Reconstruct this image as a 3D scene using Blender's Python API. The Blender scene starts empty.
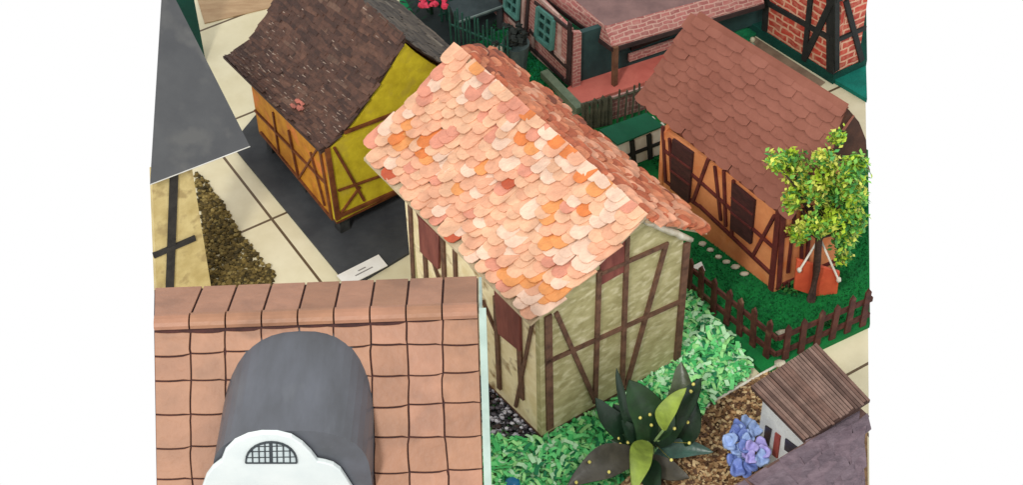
import bpy, math, random
from mathutils import Vector, Matrix
random.seed(7)
SC = bpy.context.scene
COL = SC.collection
V = Vector

# ------------------------------------------------------------------ camera
# units: 1 = 10 cm of the real display; table surface at z = 0
CAM_H = 12.0
F, NX, NY, CX, CY = 1754.4, 565.7, 1986.0, 512.0, 242.5
down = V((NX-CX, CY-NY, -F)).normalized()
zc = -down
fw = V((0, 0, -1)); yc = (fw - zc*fw.dot(zc)).normalized(); xc = yc.cross(zc)
ROT = Matrix((xc, yc, zc))                      # camera -> world
EYE = V((0, 0, CAM_H))
cam_d = bpy.data.cameras.new('camera'); cam = bpy.data.objects.new('camera', cam_d); COL.objects.link(cam)
cam.matrix_world = Matrix.Translation(EYE) @ ROT.to_4x4()
cam_d.sensor_width = 36; cam_d.lens = 36*F/1024.0; cam_d.clip_start = .1; cam_d.clip_end = 200
SC.camera = cam

# ------------------------------------------------------------------ light
w = bpy.data.worlds.new('World'); SC.world = w; w.use_nodes = True
w.node_tree.nodes['Background'].inputs[0].default_value = (1, 1, 1, 1)
w.node_tree.nodes['Background'].inputs[1].default_value = 1.0
def area(name, loc, target, size, power, col):
    d = bpy.data.lights.new(name, 'AREA'); d.shape = 'RECTANGLE'; d.size = size[0]; d.size_y = size[1]; d.energy = power; d.color = col
    o = bpy.data.objects.new(name, d); COL.objects.link(o); o.location = loc
    o.rotation_euler = (V(target)-V(loc)).to_track_quat('-Z', 'Y').to_euler(); return o
area('ceiling_lamp', (-5.5, -1, 15), (0, 11, 0), (1.6, 4), 2150, (1, .97, .92))
area('ceiling_lamp', (7, 2, 16), (0, 11, 0), (2.0, 5), 650, (1, .98, .95))
SC.view_settings.view_transform = 'Standard'; SC.view_settings.look = 'None'
SC.view_settings.exposure = 0; SC.view_settings.gamma = 1
SC.render.resolution_x = 1024; SC.render.resolution_y = 485

# ------------------------------------------------------------------ measuring: a sight line of the photograph met with a level or a wall
def ray(px, py): return ROT @ V((px-CX, CY-py, -F))
def G(px, py, z=0.0):
    d = ray(px, py); return EYE + d*((z-CAM_H)/d.z)
def onp(px, py, p0, n):
    d = ray(px, py); return EYE + d*((p0-EYE).dot(n)/d.dot(n))
def top(base, py):
    """height above base whose image row is py"""
    lo, hi = base.z, base.z+8
    RT = ROT.transposed()
    for _ in range(40):
        m = (lo+hi)/2; q = RT @ (V((base.x, base.y, m))-EYE)
        if CY-F*q.y/-q.z > py: lo = m
        else: hi = m
    return m
def lerp(a, b, t): return a+(b-a)*t
def setz(p, z): return V((p.x, p.y, z))

# ------------------------------------------------------------------ materials
def lin(c): return tuple(((x/255)/12.92 if x/255 <= .04045 else ((x/255+.055)/1.055)**2.4) for x in c)
def mat(name, c1, c2=None, scale=6, rough=.75, stretch=(1, 1, 1), bump=.15, bscale=None, detail=5, coord='Object', spec=.3, lo=.35, hi=.65, c3=None, s3=2., t3=(.56, .68)):
    m = bpy.data.materials.new(name); m.use_nodes = True; nt = m.node_tree; N = nt.nodes; L = nt.links
    b = N['Principled BSDF']; b.inputs['Roughness'].default_value = rough; b.inputs['Specular IOR Level'].default_value = spec
    a1 = lin(c1); a2 = lin(c2 or tuple(x*.82 for x in c1))
    tc = N.new('ShaderNodeTexCoord'); mp = N.new('ShaderNodeMapping'); mp.inputs['Scale'].default_value = stretch
    L.new(tc.outputs[coord], mp.inputs[0])
    n = N.new('ShaderNodeTexNoise'); n.inputs['Scale'].default_value = scale; n.inputs['Detail'].default_value = detail; n.inputs['Roughness'].default_value = .62
    L.new(mp.outputs[0], n.inputs['Vector'])
    r = N.new('ShaderNodeValToRGB'); r.color_ramp.elements[0].position = lo; r.color_ramp.elements[1].position = hi
    r.color_ramp.elements[0].color = (*a2, 1); r.color_ramp.elements[1].color = (*a1, 1)
    L.new(n.outputs['Fac'], r.inputs[0]); out = r.outputs[0]
    if c3:
        n3 = N.new('ShaderNodeTexNoise'); n3.inputs['Scale'].default_value = s3; n3.inputs['Detail'].default_value = 4
        L.new(mp.outputs[0], n3.inputs['Vector'])
        mr = N.new('ShaderNodeMapRange'); mr.inputs[1].default_value = t3[0]; mr.inputs[2].default_value = t3[1]; L.new(n3.outputs['Fac'], mr.inputs[0])
        mx = N.new('ShaderNodeMix'); mx.data_type = 'RGBA'; L.new(mr.outputs[0], mx.inputs[0]); L.new(out, mx.inputs[6]); mx.inputs[7].default_value = (*lin(c3), 1)
        out = mx.outputs[2]
    L.new(out, b.inputs['Base Color'])
    if bump:
        bn = N.new('ShaderNodeTexNoise'); bn.inputs['Scale'].default_value = bscale or scale*4; bn.inputs['Detail'].default_value = 4
        L.new(mp.outputs[0], bn.inputs['Vector'])
        bp = N.new('ShaderNodeBump'); bp.inputs['Strength'].default_value = bump; bp.inputs['Distance'].default_value = .03
        L.new(bn.outputs['Fac'], bp.inputs['Height']); L.new(bp.outputs[0], b.inputs['Normal'])
    return m
def brick_mat(name, c1, c2, mortar, bw=.16, bh=.065, ms=.012):
    m = bpy.data.materials.new(name); m.use_nodes = True; nt = m.node_tree; N = nt.nodes; L = nt.links
    b = N['Principled BSDF']; b.inputs['Roughness'].default_value = .8
    tc = N.new('ShaderNodeTexCoord')
    wn = N.new('ShaderNodeTexNoise'); wn.inputs['Scale'].default_value = 9; L.new(tc.outputs['UV'], wn.inputs['Vector'])
    vm = N.new('ShaderNodeVectorMath'); vm.operation = 'MULTIPLY_ADD'; vm.inputs[1].default_value = (.05, .05, 0)
    L.new(wn.outputs['Color'], vm.inputs[0]); L.new(tc.outputs['UV'], vm.inputs[2])
    br = N.new('ShaderNodeTexBrick'); br.inputs['Scale'].default_value = 1; br.inputs['Brick Width'].default_value = bw; br.inputs['Row Height'].default_value = bh
    br.inputs['Mortar Size'].default_value = ms; br.inputs['Mortar Smooth'].default_value = .2; br.inputs['Bias'].default_value = 0
    br.inputs['Color1'].default_value = (*lin(c1), 1); br.inputs['Color2'].default_value = (*lin(c2), 1); br.inputs['Mortar'].default_value = (*lin(mortar), 1)
    L.new(vm.outputs[0], br.inputs['Vector'])
    n = N.new('ShaderNodeTexNoise'); n.inputs['Scale'].default_value = 14; n.inputs['Detail'].default_value = 5; L.new(tc.outputs['UV'], n.inputs['Vector'])
    mr = N.new('ShaderNodeMapRange'); mr.inputs[1].default_value = .45; mr.inputs[2].default_value = .75; mr.inputs[4].default_value = .55; L.new(n.outputs['Fac'], mr.inputs[0])
    mx = N.new('ShaderNodeMix'); mx.data_type = 'RGBA'; L.new(mr.outputs[0], mx.inputs[0]); L.new(br.outputs['Color'], mx.inputs[6]); mx.inputs[7].default_value = (*lin(mortar), 1)
    L.new(mx.outputs[2], b.inputs['Base Color'])
    bp = N.new('ShaderNodeBump'); bp.inputs['Strength'].default_value = .4; bp.inputs['Distance'].default_value = .02; bp.invert = True
    L.new(br.outputs['Fac'], bp.inputs['Height']); L.new(bp.outputs[0], b.inputs['Normal'])
    return m

# ------------------------------------------------------------------ mesh builder
class MB:
    def __init__(s): s.v = []; s.f = []; s.m = []; s.uv = []
    def face(s, pts, mi=0, uv=None):
        i = len(s.v); s.v += [V(p) for p in pts]; s.f.append(list(range(i, i+len(pts)))); s.m.append(mi)
        s.uv.append(uv or [(0, 0)]*len(pts))
    def prism(s, pts, off, mi=0):
        """polygon pts extruded by vector off; UVs in scene units along the polygon's plane"""
        pts = [V(p) for p in pts]; off = V(off)
        n = V((0, 0, 0))
        for i in range(len(pts)): n += pts[i].cross(pts[(i+1) % len(pts)])
        if n.length < 1e-12: return
        n.normalize()
        if n.dot(off) > 0: pts = pts[::-1]; n = -n
        h = V((0, 0, 1)).cross(n); h = h.normalized() if h.length > 1e-3 else V((1, 0, 0)); u = n.cross(h)
        uvf = lambda p: (p.dot(h), p.dot(u))
        i0 = len(s.v); k = len(pts); s.v += pts+[p+off for p in pts]
        s.f.append([i0+j for j in range(k)]); s.m.append(mi); s.uv.append([uvf(p) for p in pts])
        s.f.append([i0+k+j for j in range(k)][::-1]); s.m.append(mi); s.uv.append([uvf(p) for p in pts][::-1])
        for j in range(k):
            a, b = j, (j+1) % k; s.f.append([i0+b, i0+a, i0+k+a, i0+k+b]); s.m.append(mi)
            l = (pts[b]-pts[a]).length; s.uv.append([(l, 0), (0, 0), (0, off.length), (l, off.length)])
    def bar(s, a, b, wd, n, t=.02, mi=0):
        """flat bar from a to b on a surface with outward normal n, standing t proud of it"""
        a, b, n = V(a), V(b), V(n).normalized(); d = (b-a).normalized(); sd = d.cross(n).normalized()*wd/2
        back = n*.004
        s.prism([a+sd-back, b+sd-back, b-sd-back, a-sd-back], n*(t+.004), mi)
    def box(s, c, sx, sy, sz, yaw=0, mi=0):
        c = V(c); x = V((math.cos(yaw), math.sin(yaw), 0)); y = V((-x.y, x.x, 0))
        s.prism([c-x*sx/2-y*sy/2, c+x*sx/2-y*sy/2, c+x*sx/2+y*sy/2, c-x*sx/2+y*sy/2], (0, 0, sz), mi)
    def tube(s, pts, r, k=8, mi=0):
        pts = [V(p) for p in pts]; rs = r if isinstance(r, (list, tuple)) else [r]*len(pts)
        rings = []
        for i, p in enumerate(pts):
            d = (pts[min(i+1, len(pts)-1)]-pts[max(i-1, 0)]).normalized()
            a = d.cross(V((0, 0, 1))); a = a.normalized() if a.length > 1e-3 else V((1, 0, 0)); b = d.cross(a)
            i0 = len(s.v); s.v += [p+(a*math.cos(2*math.pi*j/k)+b*math.sin(2*math.pi*j/k))*rs[i] for j in range(k)]; rings.append(i0)
        for r0, r1 in zip(rings, rings[1:]):
            for j in range(k): s.f.append([r0+j, r0+(j+1) % k, r1+(j+1) % k, r1+j]); s.m.append(mi); s.uv.append([(0, 0)]*4)
        for r0 in (rings[0], rings[-1]): s.f.append([r0+j for j in range(k)]); s.m.append(mi); s.uv.append([(0, 0)]*k)
    def blob(s, c, r, n=3, m=6, jit=.15, mi=0):
        """a small irregular rounded lump; r = (rx, ry, rz)"""
        c = V(c); rows = []
        ph = random.random()*6
        for i in range(n+2):
            th = math.pi*i/(n+1)
            if i in (0, n+1): rows.append([len(s.v)]); s.v.append(c+V((0, 0, r[2]*math.cos(th)))); continue
            row = []
            for j in range(m):
                a = 2*math.pi*j/m+ph; q = 1+random.uniform(-jit, jit)
                row.append(len(s.v)); s.v.append(c+V((r[0]*math.sin(th)*math.cos(a)*q, r[1]*math.sin(th)*math.sin(a)*q, r[2]*math.cos(th)*q)))
            rows.append(row)
        for i in range(n+1):
            A, B = rows[i], rows[i+1]
            for j in range(m):
                if len(A) == 1: fc = [A[0], B[j], B[(j+1) % m]]
                elif len(B) == 1: fc = [A[j], B[0], A[(j+1) % m]]
                else: fc = [A[j], B[j], B[(j+1) % m], A[(j+1) % m]]
                s.f.append(fc); s.m.append(mi); s.uv.append([(0, 0)]*len(fc))
    def build(s, name, mats, parent=None, smooth=False, bevel=0):
        base = parent_loc(parent)
        me = bpy.data.meshes.new(name); me.from_pydata([p-base for p in s.v], [], s.f)
        uvl = me.uv_layers.new(name='UVMap'); k = 0
        flat = [c for f in s.uv for c in f]
        for i, c in enumerate(flat): uvl.data[i].uv = c
        if not isinstance(mats, (list, tuple)): mats = [mats]
        for m in mats: me.materials.append(m)
        me.polygons.foreach_set('material_index', s.m)
        if smooth: me.polygons.foreach_set('use_smooth', [True]*len(s.f))
        o = bpy.data.objects.new(name, me); COL.objects.link(o)
        if parent: o.parent = parent
        if bevel:
            b = o.modifiers.new('bevel', 'BEVEL'); b.width = bevel; b.segments = 2; b.limit_method = 'ANGLE'
        return o
def parent_loc(p):
    v = V((0, 0, 0))
    while p: v += p.location; p = p.parent
    return v
def tag(o, label=None, cat=None, group=None, kind=None):
    if label: o['label'] = label
    if cat: o['category'] = cat
    if group: o['group'] = group
    if kind: o['kind'] = kind
    return o
def thing(name, loc, label, cat, group=None):
    o = bpy.data.objects.new(name, None); COL.objects.link(o); o.location = loc; o.empty_display_size = .1
    return tag(o, label, cat, group)
def prismo(name, pts, off, m, parent=None, bevel=0):
    b = MB(); b.prism(pts, off); return b.build(name, m, parent, bevel=bevel)
def wall_n(a, b):
    """normal of the vertical wall a->b, turned to the camera"""
    d = b-a; n = V((d.y, -d.x, 0)).normalized()
    return n if (EYE-a).dot(n) > 0 else -n

def shingles(S, nu, nv, wd, ln, th, nm, jit=.1, shape='round', lift=.03, stagger=True, wts=None, roll=0.0, clampu=False, wf=None, ou=0.0):
    """lapped tiles over the surface S(u, v): u along the ridge, v from ridge 0 to eave 1"""
    b = MB()
    if shape == 'round':
        out = [(-.5, -1), (-.5, -.30), (-.40, -.08), (-.18, .0), (.18, .0), (.40, -.08), (.5, -.30), (.5, -1)]
    elif shape == 'scallop':
        out = [(-.49, -1), (-.49, -.12), (-.25, 0), (0, .02), (.25, 0), (.49, -.12), (.49, -1)]
    else:
        out = [(-.485, -1), (-.485, 0), (.485, 0), (.485, -1)]
    for r in range(nv):
        v = (r+1)/nv
        for k in range(nu+1 if stagger and r % 2 else nu):
            u = (k+.5)/nu - (.5/nu if stagger and r % 2 else 0)
            u += random.uniform(-jit, jit)/nu; vv = v+random.uniform(-jit, jit)*.35/nv
            u = min(max(u, -ou*random.random()), 1+ou*random.random())
            if wf: u = min(u, 1-.3/nu)
            if clampu: hu = .47*wd/(S(1, v)-S(0, v)).length; u = min(max(u, hu), 1-hu)
            ro = random.uniform(.2, 1)*roll
            p = S(u, min(vv, 1.0)); e = 1e-3
            du = (S(min(u+e, 1), v)-S(max(u-e, 0), v)).normalized(); vm = min(max(v-.5/nv, 0), 1-e)
            dv = (S(u, vm+e)-S(u, vm)).normalized(); n = du.cross(dv).normalized()
            if n.z < 0: n = -n
            an = random.uniform(-jit, jit)*.35
            x = (du*math.cos(an)+dv*math.sin(an)); y = (dv*math.cos(an)-du*math.sin(an))
            tl = lift*random.uniform(.75, 1.3)
            s = random.uniform(1-jit*.5, 1+jit*.5)
            if vv > 1: p = p+y*(vv-1)*ln*nv*.3
            l2 = min(ln*s, (p-S(u, 0)).length+.02)
            pts = [p+x*(a*wd*s)+y*(c*l2)+n*(.004+tl*(1+c)+.002*random.random()+ro*wd*(a+.5)) for a, c in out]
            mi = random.choices(range(nm), wf(u, v) if wf else wts)[0] if nm > 1 else 0
            b.prism(pts, n*th, mi)
    return b
def bil(r0, r1, e0, e1, sag=0.0):
    """surface between the ridge r0-r1 and the eave e0-e1; sag bends it down between them"""
    def S(u, v):
        p = lerp(lerp(r0, r1, u), lerp(e0, e1, u), v)
        return p+V((0, 0, -sag*4*v*(1-v)*(1-.25*v)))
    return S
def slab(S, t, nu=8, nv=8):
    b = MB(); P = [[S(i/nu, j/nv) for j in range(nv+1)] for i in range(nu+1)]
    for i in range(nu):
        for j in range(nv):
            q = [P[i][j], P[i+1][j], P[i+1][j+1], P[i][j+1]]; uv = [(i/nu, j/nv), ((i+1)/nu, j/nv), ((i+1)/nu, (j+1)/nv), (i/nu, (j+1)/nv)]
            b.face(q, 0, uv); b.face([p-V((0, 0, t)) for p in q][::-1], 0, uv[::-1])
    edge = [P[i][0] for i in range(nu+1)]+[P[nu][j] for j in range(1, nv+1)]+[P[i][nv] for i in range(nu-1, -1, -1)]+[P[0][j] for j in range(nv-1, 0, -1)]
    for i, a in enumerate(edge):
        c = edge[(i+1) % len(edge)]; b.face([a, a-V((0, 0, t)), c-V((0, 0, t)), c])
    return b
def inpoly(p, poly):
    c = False
    for i in range(len(poly)):
        a, b = poly[i], poly[i-1]
        if (a.y > p.y) != (b.y > p.y) and p.x < (b.x-a.x)*(p.y-a.y)/(b.y-a.y)+a.x: c = not c
    return c
def scatter(poly, n):
    xs = [p.x for p in poly]; ys = [p.y for p in poly]; out = []
    while len(out) < n:
        p = V((random.uniform(min(xs), max(xs)), random.uniform(min(ys), max(ys)), 0))
        if inpoly(p, poly): out.append(p)
    return out

M = {}
M['brown'] = mat('brown_paint', (98, 62, 48), (66, 40, 32), 9)
M['tan_edge'] = mat('tan_card', (168, 150, 112), (140, 120, 88), 8)

exec_order = None
# ================================================================== THE SETTING
# table surface: large pale square tiles with dark joints
def floor_mat():
    m = mat('pale_tiles', (216, 208, 178), (200, 190, 156), 1.4, rough=.45, bump=.05, spec=.4)
    nt = m.node_tree; N = nt.nodes; L = nt.links; b = N['Principled BSDF']
    src = b.inputs['Base Color'].links[0].from_socket
    p0 = G(272, 219); d = (G(325, 283)-G(225, 155)); yaw = math.atan2(d.y, d.x)
    tc = N.new('ShaderNodeTexCoord'); mp = N.new('ShaderNodeMapping'); mp.vector_type = 'TEXTURE'
    mp.inputs['Location'].default_value = p0; mp.inputs['Rotation'].default_value = (0, 0, yaw)
    L.new(tc.outputs['Object'], mp.inputs[0])
    sx = N.new('ShaderNodeSeparateXYZ'); L.new(mp.outputs[0], sx.inputs[0])
    def line(sock, period):
        a = N.new('ShaderNodeMath'); a.operation = 'PINGPONG'; a.inputs[1].default_value = period/2; L.new(sock, a.inputs[0])
        c = N.new('ShaderNodeMath'); c.operation = 'LESS_THAN'; c.inputs[1].default_value = .014; L.new(a.outputs[0], c.inputs[0]); return c.outputs[0]
    mx = N.new('ShaderNodeMath'); mx.operation = 'MAXIMUM'; L.new(line(sx.outputs[0], 1.55), mx.inputs[0]); L.new(line(sx.outputs[1], 3.1), mx.inputs[1])
    cm = N.new('ShaderNodeMix'); cm.data_type = 'RGBA'; L.new(mx.outputs[0], cm.inputs[0]); L.new(src, cm.inputs[6]); cm.inputs[7].default_value = (*lin((92, 74, 52)), 1)
    L.new(cm.outputs[2], b.inputs['Base Color']); return m
M['floor'] = floor_mat()
tp = [G(168, -60), G(864, -60), G(868, 200), G(870.5, 520), G(300, 560), G(190, 420), G(162, 270)]
o = prismo('table_top', tp, (0, 0, -.25), M['floor']); tag(o, kind='structure')

M['charcoal'] = mat('charcoal_board', (66, 68, 70), (50, 52, 55), 3, rough=.7, bump=.1)
a, b_, c = G(229, 141), G(352, 292), G(262, 100)
d1 = (b_-a).normalized()
o = prismo('board', [G(232, 146), G(351, 290), G(500, 200), G(420, 60), G(262, 110)], (0, 0, .03), M['charcoal']); tag(o, kind='structure'); o.name = 'path'
M['tan_sheet'] = mat('plain_tan', (178, 150, 116), (158, 128, 96), 3, stretch=(1, 4, 1))
o = prismo('ground', [G(205, 24), G(330, -6), G(330, -60), G(180, -60)], (0, 0, .012), M['tan_sheet']); tag(o, kind='structure')  # thin tan sheet over the far tiles, browner than the rest

M['felt'] = mat('green_felt', (10, 112, 50), (4, 88, 42), 5, rough=.95, bump=.4, bscale=60)
M['felt_back'] = mat('green_flock', (6, 122, 72), (0, 88, 54), 8, rough=.95, bump=.5, bscale=60)  # bluer green of the back lawn
M['teal'] = mat('teal_felt', (8, 120, 104), (2, 96, 84), 5, rough=.9, bump=.3, bscale=50)
yard = [G(676, 283, .05), G(765, 374, .05), G(871, 324, .05), G(869, 150, .05), G(700, 60, .05), G(590, 130, .05), G(640, 170, .05)]
o = prismo('lawn', yard, (0, 0, -.05), M['felt']); tag(o, kind='structure')
o = prismo('lawn', [G(400, 40, .04), G(560, 98, .04), G(600, 128, .04), G(700, 90, .04), G(760, 30, .04), G(620, -60, .04), G(400, -60, .04)], (0, 0, -.04), M['felt_back']); tag(o, kind='structure')
M['dark_felt'] = mat('dark_green_felt', (6, 74, 62), (2, 58, 50), 4, rough=.95, bump=.3, bscale=50)
o = prismo('lawn', [G(745, 19, .12), G(763, 31, .12), G(834.5, 75.5, .12), G(868, 60, .12), G(866, -60, .12), G(742, -60, .12)], (0, 0, -.12), [M['dark_felt']]); tag(o, kind='structure')
o = prismo('lawn', [G(836, 80, .05), G(868, 99, .05), G(866, 30, .05), G(845, 60, .05)], (0, 0, -.05), [M['teal']]); tag(o, kind='structure')
M['tan_strip'] = mat('tan_strip', (142, 122, 100), (120, 100, 82), 5)
o = prismo('path', [G(742, 38, .01), G(750, 33, .01), G(826, 82, .01), G(818, 88, .01)], (0, 0, -.01), M['tan_strip']); tag(o, kind='structure')
o = prismo('path', [G(400, -10, .046), G(425, 30, .046), G(462, 52, .046), G(505, 26, .046), G(500, -30, .046), G(400, -50, .046)], (0, 0, -.004), mat('near_black_board', (30, 42, 42), (20, 30, 30), 4)); tag(o, kind='structure')  # thin near-black sheet laid over the back lawn
# ground sheet under the shredded paper, wood-chip bed
M['paper_ground'] = mat('green_paper_sheet', (120, 176, 110), (84, 150, 88), 5)
gp = [G(486, 500, .012), G(484, 372, .012), G(560, 300, .012), G(690, 290, .012), G(752, 372, .012), G(706, 408, .012), G(690, 440, .012), G(600, 500, .012)]
o = prismo('ground', gp, (0, 0, -.02), M['paper_ground']); tag(o, kind='structure')
M['soil'] = mat('brown_soil', (150, 118, 84), (96, 72, 52), 14)
sp = [G(600, 500, .016), G(690, 440, .016), G(708, 408, .016), G(782, 364, .016), G(868, 420, .016), G(869, 500, .016)]
o = prismo('ground', sp, (0, 0, -.024), M['soil']); tag(o, kind='structure')

# ================================================================== CENTRAL HOUSE
def central():
    zb, zw, zr = .1, 1.53, 2.13
    A, B, Ct = G(542, 436, zb), G(676, 360, zb), G(405, 199, zw)
    zw = top(A, 318)
    Cb = setz(Ct, zb); Db = B+(Cb-A)
    T = thing('model_house', setz((A+Db)/2, 0), 'model house with peach and orange tiled roof, weathered cream half-timbered walls, centre of display', 'model house')
    n1 = wall_n(A, B); n2 = wall_n(A, Cb)
    m_g = mat('shaded_olive_plaster', (176, 168, 124), (146, 138, 94), 6, c3=(196, 188, 150), s3=9, stretch=(1, 1, 2), t3=(.5, .7))  # gable's shade is mixed into this darker, mottled olive
    m_l = mat('cream_plaster', (240, 228, 192), (216, 198, 152), 5, c3=(150, 124, 84), s3=5)
    m_t = mat('brown_beam', (112, 80, 62), (78, 54, 42), 12)
    m_s = mat('red_brown_shutter', (132, 74, 64), (104, 54, 48), 12, stretch=(1, 1, .2))
    # gable wall
    g_ap = onp(641, 214, A, n1); Wt = setz(B, top(B, 239))
    b = MB(); b.prism([A, B, Wt, g_ap, setz(A, zw)], -n1*.06); b.build('gable_wall', m_g, T)
    b = MB(); q = -n1*.063; b.prism([A+q, Cb, setz(Cb, zw), setz(A, zw)+q], -n2*.05); b.build('long_wall', m_l, T)
    b = MB(); b.prism([B+q, Db, setz(Db, zw), setz(B, zw)+q], n2*.05); b.build('long_wall', m_l, T)
    b = MB(); s = Cb-A; gg = setz(g_ap, g_ap.z)+s
    b.prism([Cb+n1*.1, Db+n1*.1, setz(Db, Wt.z-.1)+n1*.1, gg+n1*.1-V((0, 0, .22)), setz(Cb, zw-.1)+n1*.1], -n1*.05); b.build('gable_wall', m_g, T)
    prismo('floor_plate', [A+V((0, 0, -.0)), B, Db, Cb], (0, 0, -.03), m_t, T)
    P = lambda x, y: onp(x, y, A, n1); Q = lambda x, y: onp(x, y, A, n2)
    def beams(fn, lst, n, name='timber_frame'):
        b = MB()
        for i, (x0, y0, x1, y1, wd) in enumerate(lst): b.bar(fn(x0, y0), fn(x1, y1), wd, n, .018+.0015*(i % 5))
        return b.build(name, m_t, T)
    beams(P, [(548, 315, 550, 428, .07), (556, 312, 594, 398, .04), (599, 270, 595, 402, .045), (627, 236, 622, 385, .045),
              (666, 243, 626, 386, .045), (546, 362, 682, 300, .045), (687, 242, 677, 358, .07), (600, 273, 668, 243, .04)], n1)
    b = MB(); b.prism([P(600, 256), P(628, 232), P(629, 268), P(601, 284)], n1*.014); b.build('gable_panel', m_s, T)
    beams(Q, [(411, 202, 415, 285, .05), (424, 216, 428, 285, .05), (444, 236, 446, 285, .05), (456, 246, 458, 300, .04), (497, 296, 501, 388, .045), (519, 308, 523, 398, .06),
              (535, 316, 517, 406, .03), (484, 300, 497, 330, .03), (418, 208, 440, 278, .03)], n2)
    b = MB(); b.prism([Q(421, 215), Q(442, 234), Q(441, 268), Q(423, 250)], n2*.03)
    b.build('shutter', m_s, T)
    b = MB(); b.prism([Q(497, 285), Q(522, 300), Q(523, 350), Q(501, 332)], n2*.03); b.build('shutter', m_s, T)
    # four feet
    m_f = mat('foot_card', (170, 150, 110), (140, 120, 84), 8)
    for pt, sx, sy in ((A, 1, 1), (B, -1, 1), (Cb, 1, -1), (Db, -1, -1)):
        u = (B-A).normalized(); v = (Cb-A).normalized()
        c_ = pt+u*.06*sx+v*.06*sy
        b = MB(); b.box(setz(c_, 0), .1, .1, zb-.032, math.atan2(u.y, u.x)); b.build('foot', m_f, T)
    # roof
    zr = g_ap.z+.03
    r1 = G(647, 216, zr); r0 = G(461, 50, zr)
    ze = zw-.02
    e1, e0 = G(531, 324, ze), G(364, 158, ze)
    sl = lerp(r1, e1, .0)
    S = bil(r0, r1, e0, e1, .04)
    m_board = mat('roof_card', (196, 180, 150), (170, 150, 120), 7)
    rf = slab(S, .03).build('roof', m_board, T)
    cols = [(226, 176, 142), (222, 164, 132), (230, 194, 170), (212, 142, 118), (222, 148, 88), (216, 124, 66), (192, 88, 56)]
    tm = [mat('tile_%s' % n, c, tuple(x*.87 for x in c), 7, rough=.5, bump=.45, bscale=30, c3=tuple(x*.84 for x in c), s3=4, t3=(.58, .75)) for n, c in zip(['peach', 'salmon', 'cream', 'rose', 'apricot', 'orange', 'rust'], cols)]
    def wf(u, v):
        near = lambda a, c, r: math.exp(-((u-a)**2+(v-c)**2)/r**2)
        o = .05+3*near(.1, .72, .1)+4*near(.5, .06, .09)+4*near(.63, .07, .09)+2.5*near(.92, .93, .12)+2*near(.85, .3, .07)+.8*near(.35, .62, .1)+.6*near(.75, .4, .1)+.5*near(.12, .35, .1)
        pale = max(0, u*.9+(1-v)*.5-.3)
        return [8*(1.1-pale*.3), 8*(1.2-pale), 2+8*pale, 2.6*(1.2-pale*.6), 6*o, 3*o, .12+.4*o]
    b = shingles(S, 19, 15, .15, .24, .011, 7, .34, 'round', .034, wf=wf, roll=.10, ou=.012)
    t = b.build('tiles', tm, rf)
    ze2 = 1.47
    f1 = G(708, 232, ze2); f0 = G(494, 53, ze2)
    S2 = bil(r0-V((0, 0, .05)), r1-V((0, 0, .05)), f0, f1, .0)
    rf2 = slab(S2, .03).build('roof', m_board, T)
    b = shingles(S2, 22, 13, .15, .16, .02, 4, .9, 'round', .045, wf=lambda u, v: [4, 3+2*(1-u), .5+4*u, 1.6*(1-u)**2])
    cols = [(208, 130, 94), (186, 100, 68), (224, 160, 128), (132, 72, 52)]
    tm2 = [mat('shaded_rust_tile_%s' % n, c, tuple(x*.8 for x in c), 10, rough=.7, bump=.3) for n, c in zip(['clay', 'red', 'pale', 'brown'], cols)]  # rust tiles, darkened further to carry this slope's shade in colour
    b.build('tiles', tm2, rf2)
    # white glue beads under the verge
    m_gl = mat('hot_glue', (206, 200, 184), (176, 166, 144), 12, rough=.3)
    b = MB()
    pts = [lerp(P(640, 217), P(690, 238), i/9)+n1*.03+V((0, 0, random.uniform(-.01, .01))) for i in range(10)]
    b.tube(pts, [.02+random.uniform(0, .02) for _ in pts], 6)
    
    b.build('verge_strip', m_gl, T, smooth=True)
central()

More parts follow.
